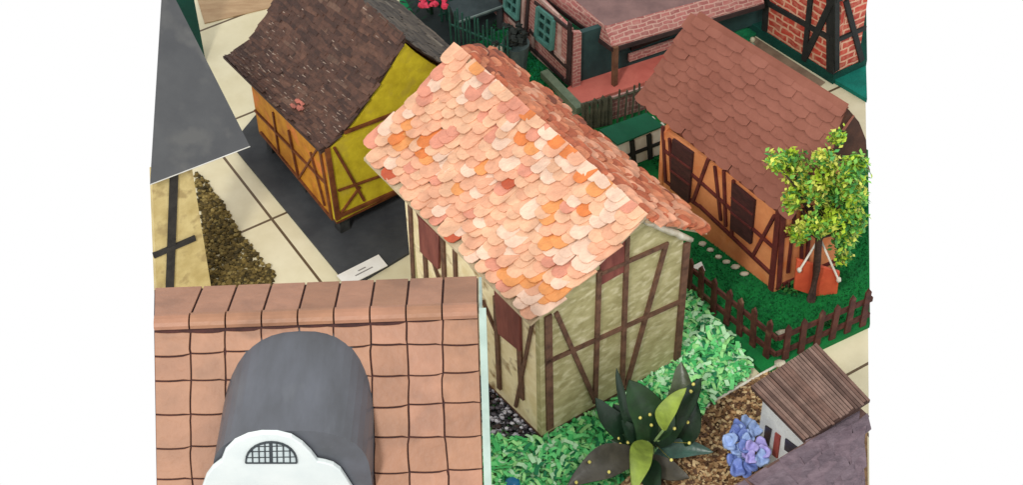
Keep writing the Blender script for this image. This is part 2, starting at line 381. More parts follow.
# ================================================================== YELLOW HOUSE ON STILTS
def yellow():
    zb = .25
    A = G(337, 222, zb); zw = top(A, 150); Cb = G(259, 131, zb); Bd = G(402, 190, zb)-A; u = Bd.normalized()
    apx_n = wall_n(A, A+u); ap = onp(404, 42, A, apx_n)
    half = (ap-A).dot(u); B = A+u*half*1.85; v = (Cb-A); Db = B+v
    T = thing('model_house', setz((A+Db)/2, .03), 'yellow half-timbered model house on stilts under a dark brown curved shake roof', 'model house')
    n1 = apx_n; n2 = wall_n(A, Cb)
    m_y = mat('mustard_paint', (214, 196, 46), (180, 160, 28), 5, c3=(188, 168, 50), s3=6)
    m_o = mat('amber_paint', (196, 136, 34), (160, 98, 22), 5, c3=(206, 116, 56), s3=4)
    m_t = mat('dark_red_beam', (122, 70, 34), (90, 46, 22), 10)
    q = -n1*.063
    rk = [lerp(ap, setz(A, zw), t)-V((0, 0, .12*4*t*(1-t)+.014)) for t in (.12, .25, .4, .55, .7, .85)]
    rk2 = [lerp(setz(B, zw), ap, t)-V((0, 0, .08*4*t*(1-t)+.012)) for t in (.15, .35, .5, .65, .85)]
    b = MB(); b.prism([A, B, setz(B, zw)]+rk2+[ap]+rk+[setz(A, zw)], -n1*.06); b.build('gable_wall', m_y, T)
    b = MB(); b.prism([A+q, Cb, setz(Cb, zw-.09), setz(A, zw-.03)+q], -n2*.05); b.build('long_wall', m_o, T)
    b = MB(); b.prism([B+q, Db, setz(Db, zw), setz(B, zw)+q], n2*.05); b.build('long_wall', m_o, T)
    b = MB(); b.prism([Cb-q, Db-q, setz(Db, zw-.1)-q, ap+v-q*2-V((0, 0, .4)), setz(Cb, zw-.1)-q], q*.8); b.build('gable_wall', m_y, T)
    prismo('floor_plate', [A, B, Db, Cb], (0, 0, -.03), m_t, T)
    P = lambda x, y: onp(x, y, A, n1); Q = lambda x, y: onp(x, y, A, n2)
    def beams(fn, lst, n):
        b = MB()
        for i, (x0, y0, x1, y1, wd) in enumerate(lst): b.bar(fn(x0, y0), fn(x1, y1), wd*.75, n, .018+.0015*(i % 5))
        b.build('timber_frame', m_t, T)
    beams(P, [(327, 148, 338, 219, .07), (334, 147, 364, 200, .035), (338, 190, 402, 168, .025), (338, 216, 402, 188, .05), (344, 132, 402, 110, .04), (360, 186, 340, 214, .03)], n1)
    beams(Q, [(321, 150, 333, 219, .05), (262, 132, 332, 217, .04), (256, 110, 326, 182, .03), (312, 152, 326, 205, .03), (290, 130, 300, 178, .03), (274, 112, 280, 152, .03), (300, 178, 320, 146, .025)], n2)
    m_st = mat('dark_stilt', (58, 60, 58), (40, 40, 40), 8)
    vn = v.normalized()
    for k in range(3):
        for s_ in (0, 1):
            c_ = lerp(A, Cb, (.06, .5, .94)[k])+u*(.1 if s_ == 0 else (B-A).length-.1)
            b = MB(); b.box(setz(c_, .03), .11, .11, zb-.062, math.atan2(u.y, u.x)); b.build('stilt', m_st, T)
    # roof: concave left slope, straight right slope
    zr = ap.z+.03
    r1 = G(405, 38, zr)+n1*.02; dr = (G(258, 96, zw)-G(323, 150, zw)).normalized()
    e1 = G(321, 152, zw+.02); e0 = G(223, 56, zw+.03)
    r0 = r1+(e0-e1)*1.02
    def S(u, v):
        p = lerp(lerp(r0, r1, u), lerp(e0, e1, u), v)
        return p-V((0, 0, lerp(.24, .11, u)*4*v*(1-v)*(.6+.7*v)))
    m_b = mat('dark_roof_card', (66, 46, 38), (48, 34, 28), 7)
    rf = slab(S, .03, 6, 14).build('roof', m_b, T)
    cols = [(90, 62, 50), (80, 55, 45), (100, 70, 56), (70, 48, 40), (106, 80, 66)]
    tm = [mat('shake_%s' % n, c, tuple(x*.75 for x in c), 14, rough=.6, bump=.5, bscale=30) for n, c in zip(['brown', 'umber', 'tan', 'black', 'chalky'], cols)]
    b = shingles(S, 13, 34, .19, .11, .005, 5, .45, 'rect', .012, wts=[6, 6, 3, 3, 1], clampu=True)
    for _ in range(150):
        uu, vv = random.uniform(.02, .97), 1-abs(random.gauss(0, .42))
        if not 0.03 < vv < .98: continue
        p = S(uu, vv)+V((0, 0, .024)); l_ = random.uniform(.008, .035); a_ = S(min(uu+l_, 1), vv+random.uniform(-.004, .004))-S(uu, vv); c_ = S(uu, min(vv+random.uniform(.004, .009), 1))-S(uu, vv)
        b.prism([p, p+a_, p+a_+c_*.4, p+c_], (0, 0, .006), 5)
    b.build('tiles', tm+[mat('chalky_scuff', (156, 138, 124), (116, 98, 86), 14)], rf)
    f1 = r1+(V((B.x, B.y, zw))-V((ap.x, ap.y, zr)))*1.08; f1.z = zw+.0
    f0 = f1+(r0-r1)
    S2 = bil(r0-V((0, 0, .006)), r1-V((0, 0, .006)), f0, f1, .08)
    rf = slab(S2, .03, 6, 10).build('roof', m_b, T)
    b = shingles(S2, 12, 20, .2, .13, .005, 5, .5, 'rect', .012, wts=[6, 5, 2, 3, .2])
    b.build('tiles', [mat('grey_lit_shake_%s' % n, c, tuple(x*.8 for x in c), 12) for n, c in zip('abcde', [(84, 76, 66), (74, 66, 58), (98, 88, 76), (60, 54, 48), (120, 112, 98)])], rf)  # greyer copy of the shakes: light on this slope put into colour
    # patch of bare pink card on the roof
    m_p = mat('pink_scuff', (184, 106, 90), (120, 74, 64), 20)
    b = MB()
    for _ in range(7):
        x, y = random.uniform(283, 300), random.uniform(76, 92)
        p = G(291+(x-291)*.8, 84+(x-291)*.5+random.uniform(-2, 2), lerp(zw, zr, .22)); d = V((random.uniform(.03, .05), -.03, 0))
        uu = .5
    b = MB()
    for _ in range(9):
        uu = random.uniform(.60, .68); vv = random.uniform(.80, .88); p = S(uu, vv)+V((0, 0, .04)); a_ = S(uu+.02, vv)-S(uu, vv); c_ = S(uu, vv+.03)-S(uu, vv)
        b.prism([p, p+a_*1.6, p+a_*1.5+c_, p+c_*.8], (0, 0, .008))
    b.build('worn_patch', m_p, T)
yellow()

# ================================================================== GREY-ROOFED HOUSE, FAR LEFT
def grey_house():
    # near eave at the height of its wall, roof slopes up and away
    zw = 1.75
    e0, e1 = G(150.5, 184, zw), G(250, 146, zw)
    u = (e1-e0).normalized(); n = V((u.y, -u.x, 0)); n = n if n.y < 0 else -n
    pit = math.radians(44); sv = -n*math.cos(pit)+V((0, 0, math.sin(pit))); rn = u.cross(sv).normalized(); rn = rn if rn.z > 0 else -rn
    R = lambda x, y: onp(x, y, e0, rn)
    T = thing('model_house', setz(lerp(e0, e1, .3)-n*.5, 0), 'model house with smooth slate grey roof and cream wall with black crossed beams', 'model house')
    m_r = mat('slate_grey_card', (70, 72, 74), (60, 62, 65), 2.5, rough=.5, c3=(78, 79, 79), s3=3, bump=.04)
    rt0, rt1 = R(163, -22), R(158.5, -22)
    m_w = mat('straw_plaster', (208, 190, 136), (184, 164, 110), 5, c3=(170, 150, 104), s3=8)
    rf = prismo('roof', [e0, e1, R(165, -22), R(163.2, -22)], -rn*.03, m_r, T)
    m_white = mat('white_card_edge', (214, 212, 206), (190, 188, 180), 6)
    b = MB(); b.prism([e0, e1, e1-rn*.03+n*.0, e0-rn*.03], n*.012); b.build('eave_strip', m_white, rf)
    # wall under the eave
    ins = -n*.12
    Wl, Wr = G(152.5, 290, 0), None
    wp = e1+ins-u*.42; W1 = setz(wp, 0); wl = e0+ins
    wn = n
    P = lambda x, y: onp(x, y, wp, wn)
    q = [P(191, 160), P(213.5, 300), P(152.5, 300), P(152.2, 170)]
    bw = [setz(p, max(p.z, 0)) for p in q]
    b = MB(); tz = zw+.02
    pr0 = V((q[0].x, q[0].y, tz)); pl0 = min([P(152.2, y_/2) for y_ in range(200, 500)], key=lambda p: abs(p.z-tz)); pl0 = setz(pl0, tz)
    b.prism([V((q[1].x, q[1].y, 0)), V((q[2].x, q[2].y, 0)), pl0, pr0], -wn*.06); b.build('wall', m_w, T)
    m_t = mat('black_beam', (56, 54, 52), (40, 38, 38), 10)
    b = MB(); b.bar(P(174, 168), P(169, 300), .075, wn, .02); b.bar(P(153, 255), P(195, 237), .055, wn, .024)
    b.build('timber_frame', m_t, T)
    # side and rear walls so that the house stands closed
    back = -wn*1.15
    b = MB(); R1 = V((q[1].x, q[1].y, 0))-wn*.063; b.prism([R1, R1+back*.28, R1+back*.28+V((0, 0, zw+.0)), R1+V((0, 0, zw+.0))], -u*.06); b.build('wall', m_w, T)
grey_house()

# ================================================================== TERRACOTTA-ROOFED HOUSE, NEAR LEFT
def terracotta():
    zr = 3.0
    a, b_ = G(154, 321, zr), G(478.5, 309, zr); u = (b_-a).normalized(); n = V((u.y, -u.x, 0)); n = n if n.y < 0 else -n
    L = (b_-a).length; pit = math.radians(26); pf = math.radians(39)
    dn = n*math.cos(pf)-V((0, 0, math.sin(pf))); df = -n*math.cos(pit)-V((0, 0, math.sin(pit)))
    T = thing('model_house', setz((a+b_)/2, 0), 'large model house with gridded terracotta roof and grey barrel dormer, nearest the viewer', 'model house')
    m_g = mat('tile_groove', (74, 40, 36), (50, 28, 26), 10)
    m_t = [mat('terracotta_%s' % k, c, tuple(x*.9 for x in c), 4, rough=.5, bump=.25, bscale=16, c3=tuple(x*.84 for x in c), s3=2.5) for k, c in zip(['plain', 'rosy', 'warm'], [(152, 111, 86), (158, 115, 92), (147, 106, 82)])]
    m_v = mat('pale_blue_verge', (160, 178, 170), (142, 160, 152), 4)
    SL = 1.9
    TP = -.004
    FR = lambda x, y: a+u*(x*(1+TP*.6*y)-TP*.35*y*0)+dn*y     # the slope widens a little towards the eave
    fr = [a, b_, FR(L, SL), FR(0, SL)]; back_len = .62; sk = .075
    BK = lambda x, y: a+u*(x-(.105*y/back_len if x < .02 else 0))+df*y
    rf = prismo('roof', fr, -V((0, 0, .05)), m_g, T)
    up = u.cross(dn).normalized(); up = up if up.z > 0 else -up
    uf = u.cross(df).normalized(); uf = uf if uf.z > 0 else -uf
    prismo('roof', [BK(0, .001), BK(L, .001), BK(L, back_len), BK(0, back_len)], -V((0, 0, .05)), m_g, T)
    b = MB()
    cw = L/9.0; y = .07; k = 0
    xs = [i*cw for i in range(10)]
    rows = [0.075, .235, .43, .65, .875, 1.1, 1.33, 1.58, 1.88]
    XL = lambda i, y: xs[i]+(.007*math.sin(4.3*y+1.9*i)+.003*math.sin(17*y+i)+.006*math.sin(5.1*math.floor(y*4.4)+i*3.3) if 0 < i < 9 else 0)
    YL = lambda r, x: rows[r]+.008*math.sin(2.1*x+r*1.9)+.007*math.sin(7.7*math.floor(x/cw+.02)+r*2.3)+.007*math.sin(math.pi*((x/cw) % 1))
    for r in range(len(rows)-1):
        for i in range(9):
            g = random.uniform(.004, .0065); pts = []
            K = 5
            yl, yr = YL(r, xs[i]), YL(r, xs[i+1]); bl, brr = YL(r+1, xs[i]), YL(r+1, xs[i+1])
            for k in range(K+1): x = lerp(xs[i], xs[i+1], k/K); y = YL(r, x)+g; pts.append((x, y))
            for k in range(1, K+1): y = lerp(yr, brr, k/K); pts.append((XL(i+1, y), y))
            for k in range(K-1, -1, -1): x = lerp(xs[i], xs[i+1], k/K); y = YL(r+1, x)-g; pts.append((x, y))
            for k in range(K-1, 0, -1): y = lerp(yl, bl, k/K); pts.append((XL(i, y), y))
            xm = sum(p[0] for p in pts)/len(pts)
            fx = []
            for x, y in pts:
                lo_, hi_ = XL(i, y)+g, XL(i+1, y)-g
                fx.append((min(max(x, lo_), hi_), y))
            tilt = random.uniform(.0, .010)
            b.prism([FR(x, y)+up*(.004+tilt*(y-rows[r])/(rows[r+1]-rows[r])) for x, y in fx], up*.012, random.choices([0, 1, 2], [4, 2, 2])[0])
    for i in range(9):
        g = .0075
        pts = [BK(xs[i]+g, .03), BK(xs[i+1]-g, .03), BK(xs[i+1]-g, back_len), BK(xs[i]+g, back_len)]
        b.prism([p+uf*.004 for p in pts], uf*.014, random.choices([0, 1, 2], [2, 4, 2])[0])
    b.build('tiles', m_t, rf, bevel=.004)
    # rounded ridge capping
    b = MB()
    for i in range(9):
        k = 7; pr_ = []
        p0, p1 = a+u*(xs[i]+.006), a+u*(xs[i+1]-.006)
        sec = [n*(.07*math.cos(t))+V((0, 0, .055*math.sin(t)-.02)) for t in [math.pi*j/k for j in range(k+1)]]
        b.prism([p0+s for s in sec], p1-p0, random.randrange(2))
    b.build('ridge_cap', m_t, rf, smooth=False)
    # right verge board
    b = MB(); p1 = b_+u*.006
    pe = FR(L, SL)+u*.006; b.prism([p1+V((0, 0, .01)), pe+V((0, 0, .01)), pe-V((0, 0, .14)), p1-V((0, 0, .14))], u*.05); b.build('verge_board', m_v, T)
    b = MB(); b.prism([p1+V((0, 0, .01)), p1+df*back_len+V((0, 0, .01)), p1+df*back_len-V((0, 0, .14)), p1-V((0, 0, .14))], u*.02); b.build('verge_board', m_v, T)
    # walls below, hidden under the roof from here
    m_w = mat('off_white_wall', (200, 194, 176), (184, 178, 160), 3)
    A0 = a+u*.12+df*(back_len-.12); B0 = b_-u*.1+df*(back_len-.12); A1 = a+u*.12+dn*(SL-.15); B1 = b_-u*.1+dn*(SL-.15)
    dz = V((0, 0, -.07))
    for pts, nn in (([A0, B0], n), ([A1, B1], -n)):
        b = MB(); b.prism([setz(pts[0], 0), setz(pts[1], 0), pts[1]+dz, pts[0]+dz], nn*.05); b.build('wall', m_w, T)
    for e, q0, q1, s in ((b_-u*.1, B0, B1, -u), (a+u*.12, A0, A1, u)):
        b = MB(); b.prism([setz(q0+n*.051, 0), setz(q1-n*.051, 0), q1-n*.051+dz, e+dz, q0+n*.051+dz], s*.05); b.build('wall', m_w, T)
    # barrel dormer
    zt = 2.9
    for _ in range(20): q_ = G(300, 328, zt); zt = zr-math.tan(pf)*((q_-a).dot(n))
    fc = G(285, 431, zt); rc = G(300, 328, zt); ax = (rc-fc)
    D = MB(); k = 22; w2, h2 = .53, .50
    def sec(p, s=1.0): return [p+u*(w2*s*math.copysign(abs(math.cos(t))**.8, math.cos(t)))+V((0, 0, -h2+h2*s*math.sin(t)**.72)) for t in [math.pi*j/k for j in range(k+1)]]
    end = rc+ax.normalized()*.05
    s0, s1 = sec(fc), sec(end)
    for j in range(k): D.face([s0[j], s0[j+1], s1[j+1], s1[j]])
    D.face(s0[::-1]); D.face(s1)
    lo0 = [s0[0]+V((0, 0, -.4)), s0[-1]+V((0, 0, -.4)), s1[-1]+V((0, 0, -.4)), s1[0]+V((0, 0, -.4))]
    D.face([s0[0], s1[0], lo0[3], lo0[0]]); D.face([s0[-1], lo0[1], lo0[2], s1[-1]]); D.face([s0[0], lo0[0], lo0[1], s0[-1]])
    m_d = mat('dark_grey_foam', (86, 89, 96), (72, 74, 78), 2.2, rough=.32, stretch=(1.5, .5, 1), c3=(92, 95, 100), s3=2.4, bump=.03)
    do = D.build('dormer', m_d, T, smooth=True)
    m = do.modifiers.new('es', 'EDGE_SPLIT'); m.split_angle = math.radians(40)
    # scalloped white front
    m_wh = mat('white_foam', (206, 213, 212), (196, 205, 205), 3, rough=.6, bump=.03)
    pn = n; pp = fc+n*.012
    P = lambda x, y: onp(x, y, pp, pn)
    arch = [(222, 457), (226, 447), (235, 438), (248, 432), (262, 429.3), (278, 429.5), (292, 433), (303, 440), (312, 449), (318, 457), (326, 458.5), (334, 461), (341, 466), (347, 475), (354, 486), (360, 500), (360, 540), (196, 540), (198, 500), (203, 483), (207, 472), (213, 464)]
    b = MB(); b.prism([P(x, y) for x, y in arch], pn*.04); fo = b.build('dormer_front', m_wh, do, bevel=.008)
    m_bk = mat('black_ink', (60, 66, 70), (48, 54, 58), 5)
    m_gl = mat('pale_pane', (190, 200, 200), (170, 182, 184), 5)
    pp2 = pp+pn*.041; P2 = lambda x, y: onp(x, y, pp2, pn)
    hw = [P2(246+51*(.5-.5*math.cos(t)), 462-20.5*math.sin(t)**.9) for t in [math.pi*j/14 for j in range(15)]]
    b = MB(); b.prism(hw, pn*.006); wo = b.build('window', m_gl, do)
    b = MB(); tt = .012
    for i, (p, q) in enumerate(zip(hw, hw[1:]+hw[:1])): b.bar(p, q, .011, pn, tt)
    for x in (253, 259.5, 265.5, 271.5, 277.5, 284, 290.5):
        h = 20.5*math.sqrt(max(0, 1-((x-271.5)/25.5)**2)); b.bar(P2(x, 462), P2(x-.5, 462-h), .022 if x == 271.5 else .009, pn, tt-.002)
    for yy in (456.5, 450.5, 445.5):
        hwid = 25.5*math.sqrt(max(0, 1-((462-yy)/20.5)**2)); b.bar(P2(271.5-hwid, yy+.4), P2(271.5+hwid, yy-.4), .009, pn, tt-.004)
    b.build('window_grille', m_bk, wo)
terracotta()

# ================================================================== ORANGE HOUSE, RIGHT
def orange():
    zb = .05
    A = G(775, 292, zb); zw = 1.1; Ct = G(662, 121, zw); Cb = setz(Ct, zb)
    v = Cb-A; n2 = wall_n(A, Cb)
    B = G(845, 262, zb); zr = 1.86
    T = thing('model_house', setz(A+v*.5+(B-A)*.5, zb), 'orange half-timbered model house with dark shutters under a rose brown scalloped roof', 'model house')
    n1 = wall_n(A, B)
    m_o = mat('orange_paint', (226, 150, 98), (204, 124, 78), 4, c3=(214, 118, 62), s3=3)
    m_t = mat('maroon_beam', (104, 44, 38), (76, 30, 28), 10)
    m_s = mat('dark_shutter', (72, 38, 36), (50, 26, 26), 8, stretch=(1, 1, 3))
    q = -n1*.063
    ap = onp(849, 112, A, n1)
    zwr = zw
    zr = ap.z+.03
    Bx = B; D = Bx+v
    b = MB(); b.prism([A, Bx, setz(Bx, zw), ap, setz(A, zw+.02)], -n1*.06); b.build('gable_wall', m_o, T)
    b = MB(); b.prism([A+q, Cb, setz(Cb, zw-.09), setz(A, zw-.03)+q], -n2*.05); b.build('long_wall', m_o, T)
    b = MB(); b.prism([Bx+q, D, setz(D, zw), setz(Bx, zw)+q], n2*.05); b.build('long_wall', m_o, T)
    b = MB(); b.prism([Cb-q, D-q, setz(D, zw-.1)-q, ap+v-q*2-V((0, 0, .4)), setz(Cb, zw-.1)-q], q*.8); b.build('gable_wall', m_o, T)
    P = lambda x, y: onp(x, y, A, n1); Q = lambda x, y: onp(x, y, A, n2)
    def beams(fn, lst, n):
        b = MB()
        for i, (x0, y0, x1, y1, wd) in enumerate(lst): b.bar(fn(x0, y0), fn(x1, y1), wd, n, .016+.0015*(i % 5))
        b.build('timber_frame', m_t, T)
    beams(Q, [(780, 212, 772, 290, .06), (666, 150, 778, 250, .03), (664, 126, 667, 182, .03), (671, 138, 674, 186, .03), (710, 158, 694, 202, .03), (716, 166, 722, 220, .03), (725, 170, 727, 226, .03),
              (700, 205, 775, 276, .035), (735, 180, 733, 236, .03), (776, 215, 754, 256, .03), (668, 182, 700, 206, .03)], n2)
    beams(P, [(784, 214, 779, 288, .05), (795, 212, 788, 272, .03), (803, 208, 801, 276, .03), (783, 236, 850, 214, .03), (812, 205, 806, 268, .03), (783, 284, 845, 256, .04)], n1)
    for pts in ([(675, 138), (695, 152), (691, 202), (673, 187)], [(735, 182), (757, 200), (753, 243), (733, 227)]):
        b = MB(); b.prism([Q(*p) for p in pts], n2*.03); sh = b.build('shutter', m_s, T)
        c = [Q(*p) for p in pts]; f = n2*.03
        for t in (.3, .62):
            b = MB(); b.bar(lerp(c[0], c[3], t)+f, lerp(c[1], c[2], t)+f, .02, n2, .01); b.build('shutter_rail', m_t, sh)
    # roof
    r1 = G(849, 109, zr); r0 = G(700, 16, zr); e1 = G(787, 217, zw-.03); e0 = G(643, 103, zw-.03)
    S = bil(r0, r1, e0, e1, .0)
    m_r = mat('rose_brown_card', (116, 66, 54), (100, 54, 44), 4, rough=.7, bump=.12)
    m_r2 = mat('rose_brown_tile', (140, 88, 73), (126, 76, 62), 3, rough=.7, bump=.12)
    m_r3 = mat('rose_tile_second', (146, 92, 80), (134, 82, 70), 3, rough=.7, bump=.12)  # second rose tone, slightly lighter than the main tile
    rf = slab(S, .03).build('roof', m_r, T)
    b = shingles(S, 12, 12, .18, .17, .004, 1, .10, 'scallop', .034); b.build('tiles', [m_r2, m_r3], rf)
    # smooth card ridge strip
    b = MB(); b.prism([S(0, .0)+V((0, 0, .05)), S(1, 0)+V((0, 0, .05)), S(1, .09)+V((0, 0, .045)), S(0, .09)+V((0, 0, .045))], (0, 0, .006)); b.build('ridge_strip', m_r2, rf)
    half = (r1-e1); f1 = r1+V((r1.x-e1.x, r1.y-e1.y, 0))*.62+V((0, 0, zw-.03-zr)); f1 = G(871, 170, zw-.1)
    f0 = f1+(r0-r1)
    prismo('roof', [r0+V((0, 0, -.004)), r1+V((0, 0, -.004)), f1, f0], (0, 0, -.03), m_r, T)
    # dark verge board with a rounded foot, on the right gable
    m_v = mat('dark_brown_verge', (78, 48, 34), (56, 34, 26), 6)
    vn = n1; pv = P(849, 112)+n1*.07
    PV = lambda x, y: onp(x, y, pv, vn)
    b = MB(); b.prism([PV(850, 110), PV(845, 122), PV(838, 140), PV(834, 158), PV(838, 166), PV(848, 160), PV(858, 166), PV(868, 158), PV(867, 140), PV(860, 122)], -vn*.03); b.build('verge_board', m_v, T)
orange()

# ================================================================== PINK BRICK HOUSE WITH PORCH, TOP
def porch_house():
    zf = .1
    A = G(569, 86, zf)                          # wall corner on the porch floor
    Lb = G(497, 15, zf)                         # along the windowed wall
    n2 = wall_n(A, Lb); R = G(770, 20, zf); n1 = wall_n(A, R)
    post = G(615, 85, zf); zt = top(post, 46)
    T = thing('model_house', setz(A, .04), 'pink brick model house with teal windows and a porch under a flat grey roof', 'model house')
    m_b = brick_mat('pink_brick', (160, 96, 90), (136, 78, 74), (176, 138, 126), .11, .045, .007)
    m_bd = brick_mat('grey_pink_brick', (150, 96, 92), (124, 78, 74), (168, 132, 122), .12, .06, .008)
    m_t = mat('dark_porch_beam', (56, 40, 38), (40, 28, 28), 10)
    m_tl = mat('teal_frame', (84, 134, 124), (66, 112, 104), 8)
    m_gl = mat('dark_glass', (26, 58, 54), (14, 36, 34), 5, rough=.2)
    m_gw = mat('dark_teal_wall', (42, 68, 66), (32, 54, 54), 4)
    zt_w = zt+.12
    b = MB(); b.prism([A, Lb+(Lb-A)*.35, setz(Lb+(Lb-A)*.35, zt_w+.2), setz(A, zt_w+.1)], -n2*.06); b.build('side_wall', m_b, T)
    q = -n2*.063
    b = MB(); b.prism([A+q, R, setz(R, zt_w), setz(A, zt_w)+q], -n1*.06); b.build('front_wall', m_gw, T)
    Q = lambda x, y: onp(x, y, A, n2); P = lambda x, y: onp(x, y, A, n1)
    b = MB()
    for i, l in enumerate([(571, 22, 569, 84, .06), (530, -8, 526, 44, .05), (536, 2, 569, 28, .04), (531, 30, 569, 68, .045), (529, 44, 568, 82, .05), (503, -10, 500, 18, .05), (503, 8, 530, 34, .04), (523, -10, 520, 36, .035)]):
        b.bar(Q(l[0], l[1]), Q(l[2], l[3]), l[4], n2, .015+.0015*(i % 5))
    b.build('timber_frame', m_t, T)
    b = MB()
    for i, l in enumerate([(534, 30, 534, 50, .06), (561, 24, 560, 60, .07), (532, 50, 566, 80, .05), (525, -14, 523, 40, .05), (510, 18, 524, 33, .05), (540, -2, 560, 16, .04), (556, 52, 566, 62, .05)]):
        b.bar(Q(l[0], l[1]), Q(l[2], l[3]), l[4], n2, .011+.001*i)
    b.build('pale_panels', mat('pinkish_white_plaster', (188, 160, 150), (150, 120, 112), 9), T)
    def window(c, fn, n, mid=True):
        pts = [fn(*p) for p in c]
        b = MB(); b.prism(pts, n*.012); w_ = b.build('window', m_gl, T)
        b = MB(); f = n*.012
        for i in range(4): b.bar(pts[i]+f, pts[(i+1) % 4]+f, .05, n, .03+.001*i)
        b.bar(lerp(pts[0], pts[1], .5)+f, lerp(pts[3], pts[2], .5)+f, .022, n, .02)
        for t in (.33, .66): b.bar(lerp(pts[0], pts[3], t)+f, lerp(pts[1], pts[2], t)+f, .02, n, .023)
        b.build('window_frame', m_tl, w_)
    window([(541, 7), (556, 19), (554, 48), (539, 36)], Q, n2); window([(509, -22), (522, -11), (520, 18), (508, 7)], Q, n2)
    # brick pillar at the corner and window band in the porch wall
    b = MB(); b.prism([P(572, 30), P(580, 30), P(579, 84), P(571, 86)], n1*.05); b.build('pillar', m_b, T)
    b = MB(); b.prism([P(630, 34), P(700, 10), P(700, 24), P(631, 50)], n1*.02); b.build('window', mat('black_glass', (24, 26, 30), (16, 18, 20), 4, rough=.25), T)
    b = MB(); b.bar(P(628, 56)+n1*.02, P(700, 32)+n1*.02, .09, n1, .03); b.bar(P(640, 38)+n1*.02, P(690, 21)+n1*.02, .02, n1, .02); b.build('window_sill', m_b, T)
    # porch slab, post, low brick wall
    m_p = mat('salmon_floor', (202, 112, 98), (186, 96, 84), 5)
    fl = [G(566, 90, zf+.003), G(580, 104, zf+.003), G(655, 79, zf+.003), G(700, 64, zf+.003), G(700, 40, zf+.003), G(572, 84, zf+.003)]
    prismo('porch_floor', fl, (0, 0, -.06), m_p, T)
    b = MB(); b.box(setz(post, zf+.003), .05, .05, zt-zf-.01, .6); b.build('porch_post', mat('wood_post', (120, 84, 62), (90, 60, 44), 9), T)
    # roof: sloping brick band round a flat grey deck
    zi = zt+.16
    oc, ol, orr = G(613, 46, zt), G(530, -16, zt), G(765, 2, zt)
    ic, il, ir = G(606, 26, zi), G(550, -22, zi), G(724, -2, zi)
    ir = G(760, -15, zi)
    b = MB(); b.prism([ol, oc, ic, il], V((0, 0, -.03))); b.prism([oc+V((.002, 0, 0)), orr, ir, ic+V((.002, 0, 0))], V((0, 0, -.03))); rf = b.build('roof', m_b, T)
    bk = G(640, -60, zi); m_dk = mat('grey_roof_deck', (124, 96, 92), (104, 80, 78), 5)
    prismo('roof_deck', [il, ic, ir, G(760, -60, zi), G(510, -60, zi)], (0, 0, -.03), m_dk, rf)
    b = MB(); b.bar(ol-V((0, 0, .045)), oc-V((0, 0, .045)), .05, n2, .015); b.bar(oc-V((0, 0, .045)), orr-V((0, 0, .045)), .05, n1, .018); b.build('fascia', m_t, T)
    b = MB(); b.bar(oc-V((0, 0, .0)), ic-V((0, 0, .0)), .02, V((0, -.3, 1)), .012); b.build('hip_strip', m_b, rf)
    # low garden wall in front of the porch
    c0, c1 = G(608, 122, .04), G(690, 96, .04); nn = wall_n(c0, c1)
    w_ = thing('garden_wall', c0, 'low pink brick garden wall in front of the porch', 'wall')
    prismo('brickwork', [c0, c1, setz(c1, .33), setz(c0, .33)], -nn*.05, m_bd, w_)
porch_house()

# ================================================================== RED BRICK HOUSE, TOP RIGHT
def red_house():
    zb = .123
    A = G(834, 74, zb); Lb = G(763, 29, zb); R = G(859, 62, zb); n2 = wall_n(A, Lb); n1 = wall_n(A, R)
    H = 1.7
    T = thing('model_house', A, 'red brick model house with thick black timber framing beside teal ground', 'model house')
    m_b = brick_mat('red_brick', (186, 66, 48), (160, 50, 38), (206, 158, 130), .19, .085, .012)
    m_t = mat('black_timber', (38, 40, 38), (26, 28, 28), 8)
    L2 = Lb
    prismo('long_wall', [A, L2, setz(L2, H), setz(A, H)], -n2*.06, m_b, T)
    b = MB(); q = -n2*.063; b.prism([A+q, R, setz(R, H), setz(A, H)+q], -n1*.06); b.build('end_wall', m_b, T)
    Q = lambda x, y: onp(x, y, A, n2); P = lambda x, y: onp(x, y, A, n1)
    b = MB()
    for i, l in enumerate([(832, -30, 832, 72, .1), (770, -30, 766, 30, .07), (768, 2, 832, 38, .06), (815, -30, 806, 60, .06), (835, -2, 806, 58, .07), (768, -40, 832, -4, .06)]):
        b.bar(Q(l[0], l[1]), Q(l[2], l[3]), l[4], n2, .02+.002*(i % 5))
    b.build('timber_frame', m_t, T)
    b = MB()
    for i, l in enumerate([(837, -30, 837, 70, .06), (837, 40, 866, 27, .05), (846, 0, 862, 60, .06), (836, 0, 866, -14, .05)]):
        b.bar(P(l[0], l[1]), P(l[2], l[3]), l[4], n1, .02+.002*(i % 5))
    b.build('timber_frame', m_t, T)
    W = R+(Lb-A); prismo('floor_plate', [A-n2*.1, R, W, Lb], (0, 0, .02), m_t, T)
    r = [setz(A, H), setz(R, H), setz(W, H), setz(Lb, H)]
    prismo('roof', [p+V((0, 0, .003)) for p in r], (0, 0, .05), mat('brown_roof', (110, 70, 56), (90, 56, 44), 6), T)
red_house()

